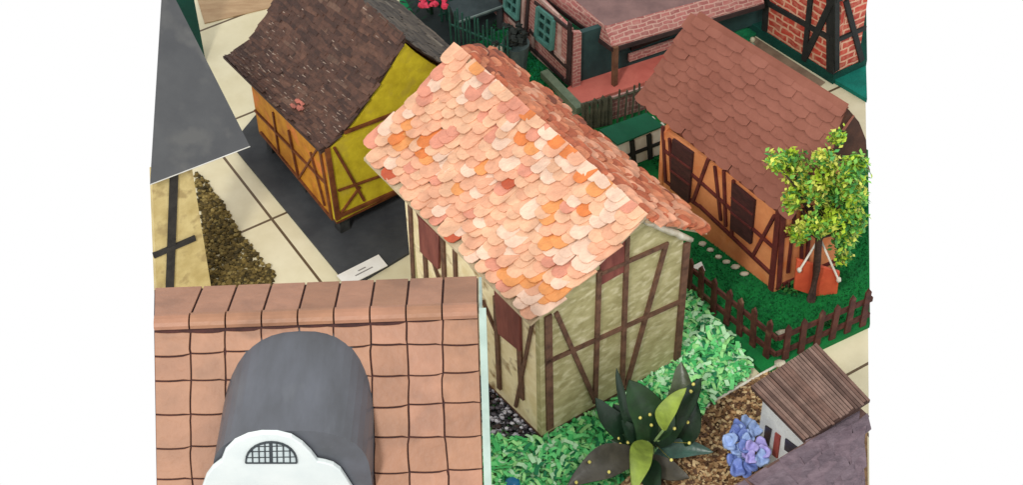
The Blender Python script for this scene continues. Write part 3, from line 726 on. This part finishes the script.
# ================================================================== SMALL WHITE SHED WITH GREEN ROOF
def shed():
    zb = .053
    B = G(664, 153, zb); zt = top(B, 125); A = setz(G(619, 143, zt), zb)
    n = wall_n(A, B)
    T = thing('model_shed', A, 'small white shed with black beams and flat green roof behind the peach-tiled house', 'shed')
    m_w = mat('white_plaster', (206, 206, 194), (186, 186, 172), 5); m_t = mat('black_shed_beam', (34, 36, 34), (24, 26, 24), 6)
    back = -n*.22
    prismo('wall', [A, B, setz(B, zt), setz(A, zt)], -n*.05, m_w, T)
    prismo('wall', [A+back, B+back, setz(B+back, zt-.05), setz(A+back, zt-.05)], n*.05, m_w, T)
    P = lambda x, y: onp(x, y, A, n)
    b = MB(); b.bar(P(632, 140), P(635, 172), .05, n, .02); b.bar(P(649, 134), P(651, 164), .05, n, .022); b.bar(P(616, 160), P(664, 141), .035, n, .018)
    b.build('timber_frame', m_t, T)
    prismo('roof', [G(618, 146, zt+.01), G(664, 127, zt+.01), G(647, 114, zt+.09), G(600, 131, zt+.09)], (0, 0, .02), mat('green_card', (6, 86, 58), (4, 74, 50), 4), T)
shed()

# ================================================================== FENCES
def fence(a, b_, npk, h, wd, rails, m, label, group=None, pointed=True, z=None, t=.02):
    n = wall_n(a, b_); u = (b_-a).normalized()
    T = thing('picket_fence', a, label, 'fence', group)
    for k in range(npk):
        p = lerp(a, b_, (k+.5)/npk); hh = h*random.uniform(.93, 1.06); le = u*random.uniform(-.02, .02); w_ = wd/2
        pts = [p-u*w_, p+u*w_, p+u*w_*.9+le+V((0, 0, hh-wd*.7)), p+le+V((0, 0, hh)), p-u*w_*.9+le+V((0, 0, hh-wd*.7))]
        if not pointed: pts = [p-u*w_, p+u*w_, p+u*w_+le+V((0, 0, hh)), p-u*w_+le+V((0, 0, hh))]
        bb = MB(); bb.prism(pts, n*t); bb.build('picket', m, T)
    for zz in rails:
        bb = MB(); p, q = a+V((0, 0, zz)), b_+V((0, 0, zz)); bb.bar(p-n*.022, q-n*.022, min(wd*.9, .055), n, .018); bb.build('rail', m, T)
    return T
m_fb = mat('brown_fence_wood', (88, 48, 38), (60, 32, 26), 10, c3=(112, 84, 64), s3=5)
ca = G(774, 362, .05)
fence(G(683, 287, .05), ca, 7, .48, .066, (.09, .30), m_fb, 'brown picket fence running from the peach-tiled house to the yard corner', 'brown picket fences round the yard')
fence(ca+V((.03, 0, 0)), G(870, 322, .05), 6, .47, .066, (.09, .30), m_fb, 'brown picket fence right of the yard corner, in front of the tree', 'brown picket fences round the yard')
m_fg = mat('dark_green_metal', (34, 84, 70), (20, 60, 50), 10)
fence(G(452, 62, .04), G(512, 87, .04), 15, .74, .016, (.08, .5), m_fg, 'dark green thin-barred fence behind the peach roof ridge', t=.015)
m_fr = mat('grey_green_fence', (84, 82, 66), (60, 60, 48), 10)
fence(G(582, 131, .045), G(612, 124, .045), 8, .40, .055, (.1, .33), m_fr, 'weathered grey-green board fence left of the low brick wall', t=.015)
fence(G(614, 125, .045), G(650, 113, .045), 5, .44, .02, (.34,), m_fr, 'sparse thin wooden fence standing before the low brick wall', t=.012)
k0, k1 = G(541, 78, .045), G(577, 115, .045); kn = wall_n(k0, k1)
T = thing('kerb', k0, 'low pale grey-green kerb between the lawn and the porch floor', 'kerb')
prismo('kerb_strip', [k0, k1, setz(k1, .13), setz(k0, .13)], -kn*.09, mat('grey_green_kerb', (120, 136, 112), (96, 110, 90), 8), T)
fence(G(440, 22, .045), G(500, 2, .045), 13, .45, .025, (.08, .4), m_fg, 'dark green fence rail section behind the pink flowers', t=.015)

# ================================================================== TREE
def tree():
    base = G(812, 300, .05); H = top(base, 140)-.05
    T = thing('tree', base, 'small model tree with yellow-green leaves beside the orange house', 'tree')
    m_tr = mat('tree_bark', (78, 56, 46), (50, 36, 30), 14, bump=.5)
    b = MB()
    tp_ = base+V((.0, .03, H*.62))
    b.tube([base, base+V((.01, 0, H*.2)), base+V((-.01, .01, H*.42)), tp_], [.045, .036, .032, .024], 9)
    C0 = base+V((.15, 0, H*.74))
    cl = []
    tn = V((.12, -1, 0)).normalized()
    lobes = [(776, 160, .06), (783, 170, .085), (796, 176, .11), (790, 193, .09), (812, 180, .14), (806, 200, .13), (822, 152, .08), (826, 166, .12), (846, 158, .12), (861, 152, .06), (855, 175, .12), (835, 188, .17), (852, 200, .14),
             (828, 208, .13), (845, 222, .13), (858, 232, .09), (852, 246, .08), (808, 214, .09), (800, 240, .05), (803, 247, .045), (865, 192, .05), (862, 212, .06), (840, 143, .05), (820, 225, .07), (845, 258, .05), (865, 245, .04)]
    for x, y, r in lobes:
        c = onp(x-(6 if x > 850 else 0), y, base, tn)+tn*random.uniform(-.2, .2); cl.append((c, r))
        s_ = base+V((0, .02, H*random.uniform(.35, .58)))
        b.tube([s_, lerp(s_, c, .5)+V((0, 0, .05)), c], [.018, .012, .006], 5)
    b.build('trunk', m_tr, T, smooth=True)
    lm = [mat('leaf_%s' % k, c, tuple(x*.8 for x in c), 8, rough=.5, bump=0) for k, c in zip(['lime', 'yellow', 'green', 'deep'], [(186, 214, 62), (226, 230, 106), (136, 200, 84), (82, 156, 78)])]
    f = MB()
    for c, r in cl:
        nsub = int(12+62*(r/.17)**2)
        mix = random.choice([[5, 3, 3, 1], [3, 5, 2, 1], [2, 1, 5, 4]])
        for _ in range(nsub):
            d = V((random.gauss(0, 1), random.gauss(0, 1), random.gauss(0, 1))).normalized()*r*random.uniform(.25, 1.15); q = c+d
            mi = random.choices([0, 1, 2, 3], mix)[0]
            for _ in range(10):
                p = q+V((random.gauss(0, .026), random.gauss(0, .026), random.gauss(0, .026)))
                a = V((random.gauss(0, 1), random.gauss(0, 1), random.gauss(0, .7))).normalized(); e = a.cross(V((random.random(), random.random(), 1))).normalized()
                s_ = random.uniform(.02, .036)
                f.face([p-a*s_, p+e*s_*.6, p+a*s_, p-e*s_*.6], mi if random.random() < .8 else random.randrange(4))
    f.build('crown', lm, T)
tree()
# red hanging swing behind the trunk
def swing():
    base = G(812, 300, .05); n = V((.12, -1, 0)).normalized(); pl = base-n*.07
    P = lambda x, y: onp(x, y, pl, n)
    T = thing('swing', base-n*.12, 'orange-red hanging panel on two white strings behind the tree trunk', 'swing')
    m_r = mat('orange_red_panel', (214, 96, 62), (192, 76, 50), 5, rough=.5); m_w = mat('white_string', (222, 216, 204), (200, 192, 176), 10)
    prismo('panel', [P(797, 257), P(840, 270), P(836, 301), P(794, 287)], n*.03, m_r, T, bevel=.006)
    for x, y in ((799, 266), (838, 276)):
        b = MB(); p = P(x, y)+n*.05; b.tube([p, P(820, 236)+n*.02], .011, 6); b.blob(p, (.025, .025, .03)); b.build('string', m_w, T, smooth=True)
swing()

# ================================================================== SMALL HUT WITH SLATTED ROOF
def hut():
    z1, z2 = .95, 1.2
    a, b_, c, d = G(752, 387, z1), G(818, 344, z2), G(871, 400, z2-.02), G(806, 442, z1)
    wA = G(763, 442, .02); wt = z1-.06
    T = thing('model_hut', setz((a+c)/2, .016), 'tiny white-walled hut with brown slatted lean-to roof by the blue flower', 'hut')
    m_s = [mat('slat_%s' % k, col, tuple(x*.8 for x in col), 8, stretch=(1, 1, 1)) for k, col in zip(['brown', 'grey', 'dark'], [(112, 86, 76), (124, 100, 90), (92, 70, 62)])]
    # slats run along b->c ; laid side by side from b to a
    m_u = mat('hut_roof_board', (70, 50, 44), (56, 40, 36), 8)
    rf = prismo('roof', [a, b_, c, d], (0, 0, -.03), m_u, T)
    b = MB(); N_ = 22
    up = (b_-a).cross(d-a).normalized(); up = up if up.z > 0 else -up
    for i in range(N_):
        t0, t1 = (i+random.uniform(.03, .12))/N_, (i+random.uniform(.86, .97))/N_
        e = random.uniform(-.02, .02)
        b.prism([lerp(a, b_, t0)+up*.004, lerp(a, b_, t1)+up*.004, lerp(d, c, t1)+up*.004+(d-a)*e, lerp(d, c, t0)+up*.004+(d-a)*e], up*(.014+.006*random.random()), random.randrange(3))
    b.build('slats', m_s, rf)
    m_w = mat('white_hut_wall', (196, 198, 196), (176, 178, 178), 5)
    A = setz(lerp(a, d, .12)+(b_-a)*.1, .016); D = setz(lerp(a, d, .97)+(b_-a)*.1, .016); n = wall_n(A, D); dd = (b_-a)*.8
    prismo('wall', [A, D, setz(D, z1-.0), setz(A, z1-.0)], -n*.05, m_w, T)
    Bf, Cf = A+setz(dd, 0), D+setz(dd, 0)
    prismo('wall', [Bf, Cf, setz(Cf, z1), setz(Bf, z1)], n*.05, m_w, T)
    nn = (A-Bf).normalized()
    prismo('wall', [D-n*.052, Cf, setz(Cf, z1-.01), setz(D-n*.052, z1-.01)], (A-D).normalized()*.05, m_w, T)
    prismo('wall', [A-n*.052, Bf, setz(Bf, z1-.01), setz(A-n*.052, z1-.01)], (D-A).normalized()*.05, m_w, T)
    P = lambda x, y: onp(x, y, A, n)
    b = MB(); pts = [P(767, 425), P(773, 429), P(770, 446), P(765, 442)]; b.prism(pts, n*.012); w_ = b.build('window', mat('hut_glass', (60, 48, 52), (40, 34, 38), 5, rough=.3), T)
    b = MB(); pts = [P(777, 432), P(782, 436), P(779, 458), P(774, 454)]; b.prism(pts, n*.014); b.build('door', mat('hut_red', (140, 66, 58), (112, 50, 44), 6), T)
    b = MB(); pts = [P(787, 438), P(799, 447), P(797, 457), P(786, 449)]; b.prism(pts, n*.012); b.build('window', mat('hut_glass_dark', (54, 50, 58), (38, 34, 42), 5, rough=.3), T)
hut()

def purple_house():
    z1 = .95
    e0, e1 = G(735, 489, z1), G(874, 404, z1); pts = [e0, e1, G(874, 520, z1+.55), G(770, 560, z1+.5)]
    T = thing('model_house', setz((e0+e1)/2+V((.3, -.4, 0)), 0), 'model house with rough mauve grey roof in the lower right corner', 'model house')
    m_r = mat('mauve_roof', (112, 98, 106), (88, 76, 84), 7, bump=.8, bscale=18, c3=(112, 96, 104), s3=9)
    u = (e1-e0).normalized(); sd = V((u.y, -u.x, 0)); sd = sd if sd.y < 0 else -sd
    q = [e0, G(862, 411, z1), onp(861, 520, e0, u.cross(sd+V((0, 0, .35))).normalized()), e0+sd*1.3+V((0, 0, .46))]
    S = bil(q[3], q[2], q[0], q[1], 0)
    rf = slab(S, .05).build('roof', m_r, T)
    b = shingles(S, 12, 11, .15, .18, .008, 2, .5, 'rect', .012); b.build('tiles', [m_r, mat('mauve_roof_pale', (116, 100, 108), (92, 78, 86), 9, bump=.6, bscale=18)], rf)
    m_e = mat('brown_eave', (104, 78, 70), (80, 58, 52), 8)
    b = MB(); b.bar(q[0]+V((0, 0, .015))+sd*.04, q[1]+V((0, 0, .015))+sd*.04, .1, V((0, 0, 1)), .012); b.build('eave_strip', m_e, rf)
    m_w = mat('hidden_wall', (180, 172, 160), (160, 152, 140), 4)
    p0, p1 = e0+sd*.2+u*.12, q[1]+sd*.2-u*.22; h1 = z1+.0
    prismo('wall', [setz(p0, 0), setz(p1, 0), setz(p1, h1), setz(p0, h1)], sd*.05, m_w, T)
purple_house()

# ================================================================== PLANTS
def leaf_mesh(b, base, tip, wd, bend=.15, mi=0, roll=0.0, nseg=14):
    base, tip = V(base), V(tip); d = tip-base; L = d.length; dn = d.normalized()
    side = dn.cross(V((0, -.55, .83))).normalized(); nrm = side.cross(dn).normalized()
    if nrm.z < 0: nrm = -nrm
    side = side*math.cos(roll)+nrm*math.sin(roll); nrm = side.cross(dn).normalized(); nrm = nrm if nrm.z > 0 else -nrm
    p1, p2, sk = random.uniform(0, 6), random.uniform(0, 6), random.uniform(-.12, .12)
    rows = []
    for i in range(nseg+1):
        t = i/nseg; w_ = wd/2*(.08+.95*math.sin(math.pi*min(1, t**.8)**1.05)**.75) if t < 1 else wd*.01
        c = base+d*t+nrm*bend*L*math.sin(math.pi*t)+side*sk*L*math.sin(math.pi*t)
        wl, wr = w_*(1+.09*math.sin(9*t+p1)), w_*(1+.09*math.sin(8*t+p2))
        h = lambda x: nrm*(.30*w_*abs(x)**1.4+.05*w_*math.sin(7*t+p1+x*2))
        rows.append([c-side*wl+h(-1), c-side*wl*.5+h(-.5), c, c+side*wr*.5+h(.5), c+side*wr+h(1)])
    t_ = nrm*.005
    for sg in (1, -1):
        idx = []
        for r in rows:
            idx.append([len(b.v)+j for j in range(5)]); b.v += [p+t_*sg for p in r]
        for i in range(nseg):
            for j in range(4):
                q = [idx[i][j], idx[i][j+1], idx[i+1][j+1], idx[i+1][j]]
                b.f.append(q if sg > 0 else q[::-1]); b.m.append(mi); b.uv.append([(0, 0)]*4)
    return rows, nrm
def big_plant():
    base = G(652, 452, .016)
    T = thing('leafy_plant', base, 'artificial plant with large dark green and lime leaves in the wood-chip bed', 'plant')
    cs = {'dark': (38, 66, 38), 'deep': (24, 48, 30), 'lime': (140, 160, 66), 'plum': (74, 70, 60), 'teal': (50, 82, 72), 'grey': (74, 84, 58)}
    lm = {k: mat('leaf_' + k, c, tuple(x*.75 for x in c), 6, rough=.35, bump=.1, spec=.5) for k, c in cs.items()}
    L = [((652, 448, .15), (630, 380, .85), .34, 'dark'), ((645, 440, .2), (617, 368, .9), .1, 'deep'), ((640, 440, .2), (596, 398, .65), .20, 'deep'), ((655, 446, .2), (702, 378, .95), .24, 'deep'), ((668, 440, .2), (698, 402, .7), .26, 'deep'),
         ((664, 430, .62), (687, 388, 1.05), .15, 'lime'), ((648, 442, .35), (634, 492, .6), .19, 'lime'), ((660, 440, .3), (672, 402, .7), .12, 'dark'), ((640, 446, .2), (622, 420, .5), .14, 'deep'), ((645, 455, .15), (568, 486, .3), .26, 'plum'), ((655, 455, .12), (714, 452, .3), .15, 'teal'),
         ((665, 425, .25), (682, 362, .75), .22, 'grey'), ((630, 440, .2), (614, 404, .55), .2, 'deep'), ((650, 458, .12), (690, 478, .25), .18, 'plum'), ((648, 450, .1), (612, 440, .3), .22, 'dark'), ((640, 462, .1), (660, 500, .3), .2, 'deep')]
    bead = mat('pale_bead', (206, 196, 110), (190, 180, 90), 5, rough=.3)
    st = mat('green_stem', (120, 142, 90), (90, 112, 66), 5)
    b = MB(); b.tube([base, base+V((0, 0, .25))], .03, 6)
    for (x, y, z), (x2, y2, z2), wd, k in L: b.tube([base+V((0, 0, .1)), G(x, y, z)], .012, 5)
    b.build('stem', st, T, smooth=True)
    first = None
    for (x, y, z), (x2, y2, z2), wd, k in L:
        b = MB(); rows, nrm = leaf_mesh(b, G(x, y, z), G(x2, y2, z2), wd, random.uniform(.04, .12), roll=random.uniform(-.2, .2))
        lf = b.build('leaf', lm[k], T, smooth=True)
        if k in ('dark', 'deep', 'plum') and wd > .21:
            for _ in range(3):
                r = rows[random.randint(5, 13)]; p = lerp(r[0], r[-1], random.uniform(.15, .85))+nrm*.03
                b = MB(); b.blob(p, (.016, .016, .016), jit=.05); b.build('bead', bead, T, smooth=True)
    for x, y in ((690, 443), (700, 428), (672, 460)):
        b = MB(); b.blob(G(x, y, .45), (.016, .016, .016), jit=.05); b.tube([G(x, y, .45), base+V((0, 0, .15))], .004, 4); b.build('bead', bead, T, smooth=True)
big_plant()

def blue_flower():
    base = G(745, 470, .016)
    T = thing('blue_flower', base, 'pale blue and violet artificial flower beside the tiny white hut', 'flower')
    ms = [mat('petal_%s' % k, c, tuple(x*.85 for x in c), 5, rough=.5, bump=.05) for k, c in zip(['sky', 'violet', 'blue'], [(152, 176, 222), (172, 164, 226), (106, 126, 190)])]
    b = MB(); b.tube([base, base+V((.02, 0, .3))], .02, 6); b.build('stem', mat('flower_stem', (70, 110, 60), (50, 84, 44), 5), T)
    pet = []
    for cx_, cy_, zz, n_, pal in ((739, 442, .45, 7, (0, 0, 2)), (757, 452, .5, 6, (1, 1, 0)), (743, 464, .38, 5, (2, 0, 2)), (746, 430, .42, 5, (0, 2, 0))):
        for i_ in range(n_): an = 6.283*i_/n_+random.uniform(-.2, .2); rr_ = random.uniform(7, 10); pet.append(((cx_+rr_*math.cos(an), cy_+rr_*.8*math.sin(an), zz+random.uniform(-.05, .06)), random.uniform(.055, .08), random.choice(pal)))
    for (x, y, z), r, mi in pet:
        c = G(x, y, z); b = MB(); rr = []
        a0 = random.random()*6; n = V((random.uniform(-.3, .3), random.uniform(-.6, -.1), 1)).normalized(); uu = n.cross(V((1, 0, 0))).normalized(); vv = n.cross(uu)
        K = 18; ph = random.random()*6; lp = random.choice([2, 3, 3])
        idx = [[len(b.v)]]; b.v.append(c-n*.01)
        for s_, h_ in ((.35, .0), (.65, .02), (.88, .025), (1.0, .005)):
            row = []
            for j in range(K):
                th = 2*math.pi*j/K; q_ = 1+.16*s_*math.sin(lp*th+ph)+.05*s_*math.sin(7*th)
                row.append(len(b.v)); b.v.append(c+(uu*math.cos(th)+vv*math.sin(th)*.85)*r*s_*q_+n*(h_+.03*s_*math.sin(lp*th+ph+1)))
            idx.append(row)
        for i_ in range(4):
            for j in range(K):
                f_ = [idx[0][0], idx[1][j], idx[1][(j+1) % K]] if i_ == 0 else [idx[i_][j], idx[i_+1][j], idx[i_+1][(j+1) % K], idx[i_][(j+1) % K]]
                b.f.append(f_); b.m.append(0); b.uv.append([(0, 0)]*len(f_))
        po = b.build('petal', ms[mi], T, smooth=True); sm = po.modifiers.new('thick', 'SOLIDIFY'); sm.thickness = .008
        b = MB()
    b = MB(); b.blob(G(746, 443, .5), (.03, .03, .03)); b.build('flower_centre', ms[2], T, smooth=True)
blue_flower()

def pink_flowers():
    base = G(432, 14, .04)
    T = thing('pink_flowers', base, 'bunch of small pink artificial flowers by the dark fence', 'flowers')
    mp = mat('pink_petal', (220, 70, 96), (190, 44, 70), 6)
    b = MB(); b.tube([base, base+V((0, 0, .3))], .02, 6); b.build('stem', mat('dark_stem', (26, 60, 40), (18, 44, 30), 5), T)
    for _ in range(26):
        p = G(random.uniform(418, 447), random.uniform(-12, 6), random.uniform(.28, .4)); b = MB(); b.blob(p, (.04, .04, .03), jit=.35, mi=0); b.build('blossom', mp, T)
    b = MB()
    for _ in range(60):
        p = base+V((random.gauss(0, .16), random.gauss(0, .08), random.uniform(.02, .25))); a = V((random.gauss(0, 1), random.gauss(0, 1), .3)).normalized()*.05; e = V((0, 0, 1)).cross(a)*.4
        b.face([p-a, p+e, p+a, p-e])
    b.build('leaves', mat('dark_leaf', (20, 56, 40), (12, 40, 28), 6), T)
pink_flowers()

# small shrub at the foot of the orange house
def shrub(px, py, label, r=.1):
    base = G(px, py, .05); T = thing('shrub', base, label, 'shrub'); b = MB()
    for _ in range(60):
        d = V((random.gauss(0, 1), random.gauss(0, 1), abs(random.gauss(0, 1)))).normalized()*r*random.uniform(.3, 1); p = base+d
        a = V((random.gauss(0, 1), random.gauss(0, 1), random.gauss(0, 1))).normalized()*.035; e = a.cross(d).normalized()*.016
        b.face([p-a, p+e, p+a, p-e], random.randrange(2))
    b.build('leaves', [mat('shrub_leaf', (60, 120, 50), (40, 90, 36), 6), mat('shrub_leaf_dark', (30, 84, 40), (20, 60, 30), 6)], T)
    b = MB(); b.tube([base, base+V((0, 0, r*.8))], .012, 5); b.build('stem', M['brown'], T)
shrub(789, 289, 'little green shrub at the near corner of the orange house', .12)
shrub(829, 322, 'tiny green sprig on the lawn behind the right fence', .06)

# ================================================================== SMALL THINGS
def pot():
    base = G(517, 76, .045); T = thing('plant_pot', base, 'tall grey pot holding a dark bushy plant behind the green fence', 'plant pot')
    h = top(base, 43)-.045
    m_p = mat('grey_pot', (70, 84, 82), (52, 64, 64), 6, rough=.5); b = MB()
    b.tube([base, base+V((0, 0, h*.5)), base+V((0, 0, h))], [.1, .12, .15], 14); b.build('pot', m_p, T, smooth=False)
    b = MB()
    for _ in range(40):
        p = base+V((0, 0, h+.08))+V((random.gauss(0, .06), random.gauss(0, .06), random.gauss(0, .05))); b.blob(p, (.04, .04, .03), jit=.5)
    b.build('foliage', mat('black_foliage', (28, 34, 30), (18, 22, 20), 6), T)
pot()
def stone(px, py, z, r, label, group=None, c=(196, 188, 166)):
    b = MB(); p = G(px, py, z); b.blob(p+V((0, 0, r[2]*.7)), r, 4, 8, .12); o = b.build('stone', M.setdefault('stone', mat('pale_stone', c, tuple(x*.8 for x in c), 10, bump=.4)), None, smooth=True); tag(o, label, 'stone', group)
stone(499, 58, .04, (.13, .09, .1), 'large white stone on the green lawn behind the thin-barred fence')
for (x, y), w_ in zip([(703, 245), (711, 251), (719, 258), (727, 263), (736, 268), (745, 275)], ['first', 'second', 'third', 'fourth', 'fifth', 'sixth']):
    stone(x, y, .05, (random.uniform(.03, .055), random.uniform(.022, .035), .022), w_+' pale pebble from the left in the row before the orange house wall', 'pebbles along the orange house wall')
stone(786, 334, .05, (.09, .05, .02), 'flat pale stone just inside the yard fence corner')
b = MB(); b.prism([G(690, 268, .06), G(702, 262, .1), G(706, 271, .06)], (0, 0, .008)); o = b.build('paper_scrap', mat('white_paper', (222, 220, 214), (206, 204, 196), 4)); tag(o, 'small white scrap of paper on the lawn beside the peach-tiled house', 'paper')
# label card on the charcoal board
m_c = mat('label_card', (222, 220, 214), (212, 208, 200), 4)
cp = [G(337, 276, .035), G(379, 255, .05), G(388, 266, .05), G(347, 287, .035)]
T = thing('label_card', cp[0], 'white label card lying on the charcoal board by the peach-tiled house', 'card')
prismo('card', cp, (0, 0, .008), m_c, T)
b = MB()
for s, (t0, t1) in ((.4, (.42, .6)), (.62, (.3, .72))): b.bar(lerp(lerp(cp[0], cp[1], t0), lerp(cp[3], cp[2], t0), s)+V((0, 0, .008)), lerp(lerp(cp[0], cp[1], t1), lerp(cp[3], cp[2], t1), s)+V((0, 0, .008)), .012, (0, 0, 1), .002)
b.build('print', mat('grey_ink', (130, 126, 122), (120, 116, 112), 5), T)
# dark green post, far left
pb = G(196, 66, 0); 
b = MB(); c = [G(205, 66, 0), G(178, 60, 0)]
T = thing('green_board', pb, 'dark green upright panel behind the slate grey roof', 'panel')
q0 = G(206, 62, 0); q1 = G(186, 68, 0); qn = wall_n(q0, q1)
Z = 1.1
prismo('panel', [q0, q1, setz(q1, Z), setz(q0, Z)], -qn*.3, mat('bottle_green', (4, 60, 50), (2, 48, 42), 4), T)
# dark box roof behind the fence at the top
p0, p1, p2, p3 = G(459, 22, .35), G(503, 6, .35), G(497, -14, .35), G(448, 2, .35)
T = thing('dark_bench', setz(p0, .04), 'dark slate-coloured bench with pale front edge behind the green fence', 'bench')
prismo('seat', [p0, p1, p2, p3], (0, 0, -.04), mat('slate_bench', (52, 64, 66), (38, 50, 52), 6), T)
b = MB(); b.bar(p0, p1, .02, wall_n(p0, p1), .01); b.build('edge_strip', mat('pale_edge', (120, 136, 132), (96, 110, 108), 6), T)
for p in (p0, p1, p2, p3):
    cc = (p0+p1+p2+p3)/4; b = MB(); b.box(setz(lerp(p, cc, .12), .04), .05, .05, .27, .5); b.build('leg', M['charcoal'], T)
# little figurine by the porch end
base = G(752, 53, .045); T = thing('figurine', base, 'tiny pale grey-green garden figurine beside the rose brown roof ridge', 'figurine')
b = MB(); b.tube([base, base+V((0, 0, .08)), base+V((0, 0, .13)), base+V((0, 0, .15))], [.05, .04, .03, .012], 8); b.build('robe', mat('grey_green_figure', (120, 136, 116), (96, 110, 94), 8), T, smooth=True)
b = MB(); b.blob(base+V((0, 0, .18)), (.03, .03, .035), jit=.05); b.build('head', mat('pale_figure', (190, 186, 160), (170, 166, 140), 8), T, smooth=True)
# white cord edging of the wood-chip bed
b = MB(); pts = [G(704, 409, .04), G(722, 397, .05), G(744, 384, .05), G(762, 374, .05), G(782, 363, .05)]; b.tube(pts, .014, 6)
o = b.build('cord', mat('white_cord', (206, 202, 188), (180, 174, 158), 8), smooth=True); tag(o, 'thin white cord edging the wood-chip bed', 'cord')
for x, y in ((778, 369), (772, 373)): 
    pass
stone(781, 366, .02, (.06, .05, .035), 'small pale stone at the end of the white cord')
b = MB(); b.blob(G(513, 484, .1), (.07, .07, .05), 4, 10, .03); o = b.build('blue_bead', mat('blue_plastic', (30, 110, 150), (20, 90, 130), 4, rough=.3), smooth=True); tag(o, 'small round blue bead half buried in green shredded paper', 'bead')

# ================================================================== STUFF
def paper_grass():
    cols = [(108, 206, 122), (72, 178, 98), (156, 222, 140), (34, 120, 76), (178, 222, 176)]
    ms = [mat('green_paper_%d' % i, c, tuple(x*.9 for x in c), 6, rough=.8, bump=0) for i, c in enumerate(cols)]
    b = MB(); polys = [([G(486, 500), G(486, 440), G(530, 446), G(548, 440), G(640, 395), G(690, 345), G(745, 366), G(750, 376), G(704, 412), G(640, 470), G(575, 500)], 3300, [3, 3, 3, 1.2, 1.6]),
                        ([G(640, 395), G(690, 290), G(752, 372), G(706, 408)], 1300, [2, 2.4, 3.4, 1.2, 3])]
    for poly, n, wt in polys:
        for p in scatter(poly, n):
            p = p+V((0, 0, random.uniform(.02, .11))); yw = random.uniform(0, 6.28); d = V((math.cos(yw), math.sin(yw), random.uniform(-.35, .35))).normalized(); s = V((-d.y, d.x, random.uniform(-.5, .5))).normalized()*random.uniform(.012, .022)
            L = random.uniform(.05, .13); h = random.uniform(-.02, .04); mi = random.choices(range(5), wt)[0]
            m0, m1, m2 = p-d*L/2, p+V((0, 0, h)), p+d*L/2+V((random.uniform(-.03, .03), random.uniform(-.03, .03), 0))
            b.face([m0-s, m0+s, m1+s, m1-s], mi); b.face([m1-s, m1+s, m2+s, m2-s], mi)
    o = b.build('grass', ms); tag(o, kind='stuff', label='green shredded paper standing in for grass round the peach-tiled house', cat='grass')
paper_grass()
def flock():
    ms = [mat('flock_%d' % i, c, tuple(x*.8 for x in c), 6, rough=.95, bump=0) for i, c in enumerate([(10, 118, 52), (24, 136, 60), (2, 84, 40)])]
    b = MB()
    for poly, n, z in (([G(690, 250), G(690, 285), G(768, 362), G(868, 320), G(868, 180), G(800, 230)], 7000, .05), ([G(455, 60), G(545, 100), G(575, 92), G(500, 20)], 3500, .04), ([G(640, 150), G(664, 150), G(690, 185), G(670, 190)], 800, .05)):
        for p in scatter(poly, n):
            a = V((random.gauss(0, 1), random.gauss(0, 1), 0)).normalized()*.007; t = V((random.gauss(0, .01), random.gauss(0, .01), random.uniform(.012, .03))); p = setz(p, z)
            b.face([p-a, p+a, p+t], random.choices(range(3), [4, 2, 3])[0])
    o = b.build('grass', ms); tag(o, kind='stuff', label='short dark green flock covering the model lawns', cat='grass')
flock()
def chips():
    cols = [(176, 140, 98), (132, 96, 62), (202, 176, 132), (92, 64, 44)]
    ms = [mat('chip_%d' % i, c, tuple(x*.8 for x in c), 9) for i, c in enumerate(cols)]; b = MB()
    for p in scatter([G(600, 500), G(688, 445), G(708, 410), G(782, 366), G(800, 380), G(770, 440), G(760, 500)], 2600):
        p = p+V((0, 0, random.uniform(.02, .05))); yw = random.uniform(0, 6.28); d = V((math.cos(yw), math.sin(yw), random.uniform(-.4, .4))).normalized(); s = V((-d.y, d.x, random.uniform(-.4, .4))).normalized()
        a, c = random.uniform(.012, .03), random.uniform(.008, .016)
        b.prism([p-d*a-s*c, p+d*a-s*c, p+d*a+s*c, p-d*a+s*c], (0, 0, .008), random.randrange(4))
    o = b.build('wood_chips', ms); tag(o, kind='stuff', label='brown wood chips covering the bed before the tiny hut', cat='wood chips')
chips()
def pebbles():
    cols = [(34, 32, 38), (206, 204, 212), (90, 84, 92), (60, 46, 44)]
    ms = [mat('gravel_%d' % i, c, tuple(x*.8 for x in c), 9, rough=.4) for i, c in enumerate(cols)]; b = MB()
    for p in scatter([G(480, 380), G(500, 372), G(548, 436), G(530, 448), G(500, 444), G(480, 420)], 420):
        r = random.uniform(.018, .034); b.blob(p+V((0, 0, random.uniform(.02, .07))), (r, r*.8, r*.7), 2, 5, .2, random.choices(range(4), [5, 3, 2, 2])[0])
    o = b.build('gravel', ms); tag(o, kind='stuff', label='black and white gravel along the long wall of the peach-tiled house', cat='gravel')
pebbles()
def moss():
    cols = [(112, 94, 48), (84, 70, 34), (142, 124, 72), (66, 56, 28)]
    ms = [mat('moss_%d' % i, c, tuple(x*.8 for x in c), 9, rough=.9) for i, c in enumerate(cols)]; b = MB()
    poly = [G(195, 172), G(203, 178), G(218, 198), G(232, 222), G(244, 240), G(262, 258), G(274, 276), G(272, 300), G(212, 300)]
    for p in scatter(poly, 1500):
        r = random.uniform(.014, .03); b.blob(p+V((random.gauss(0, .01), 0, random.uniform(.0, .03))), (r, r, r*.8), 2, 5, .35, random.choices(range(4), [4, 3, 2, 2])[0])
    o = b.build('moss', ms); tag(o, kind='stuff', label='olive brown moss flakes heaped along the cream wall', cat='moss')
moss()

bpy.context.view_layer.update()
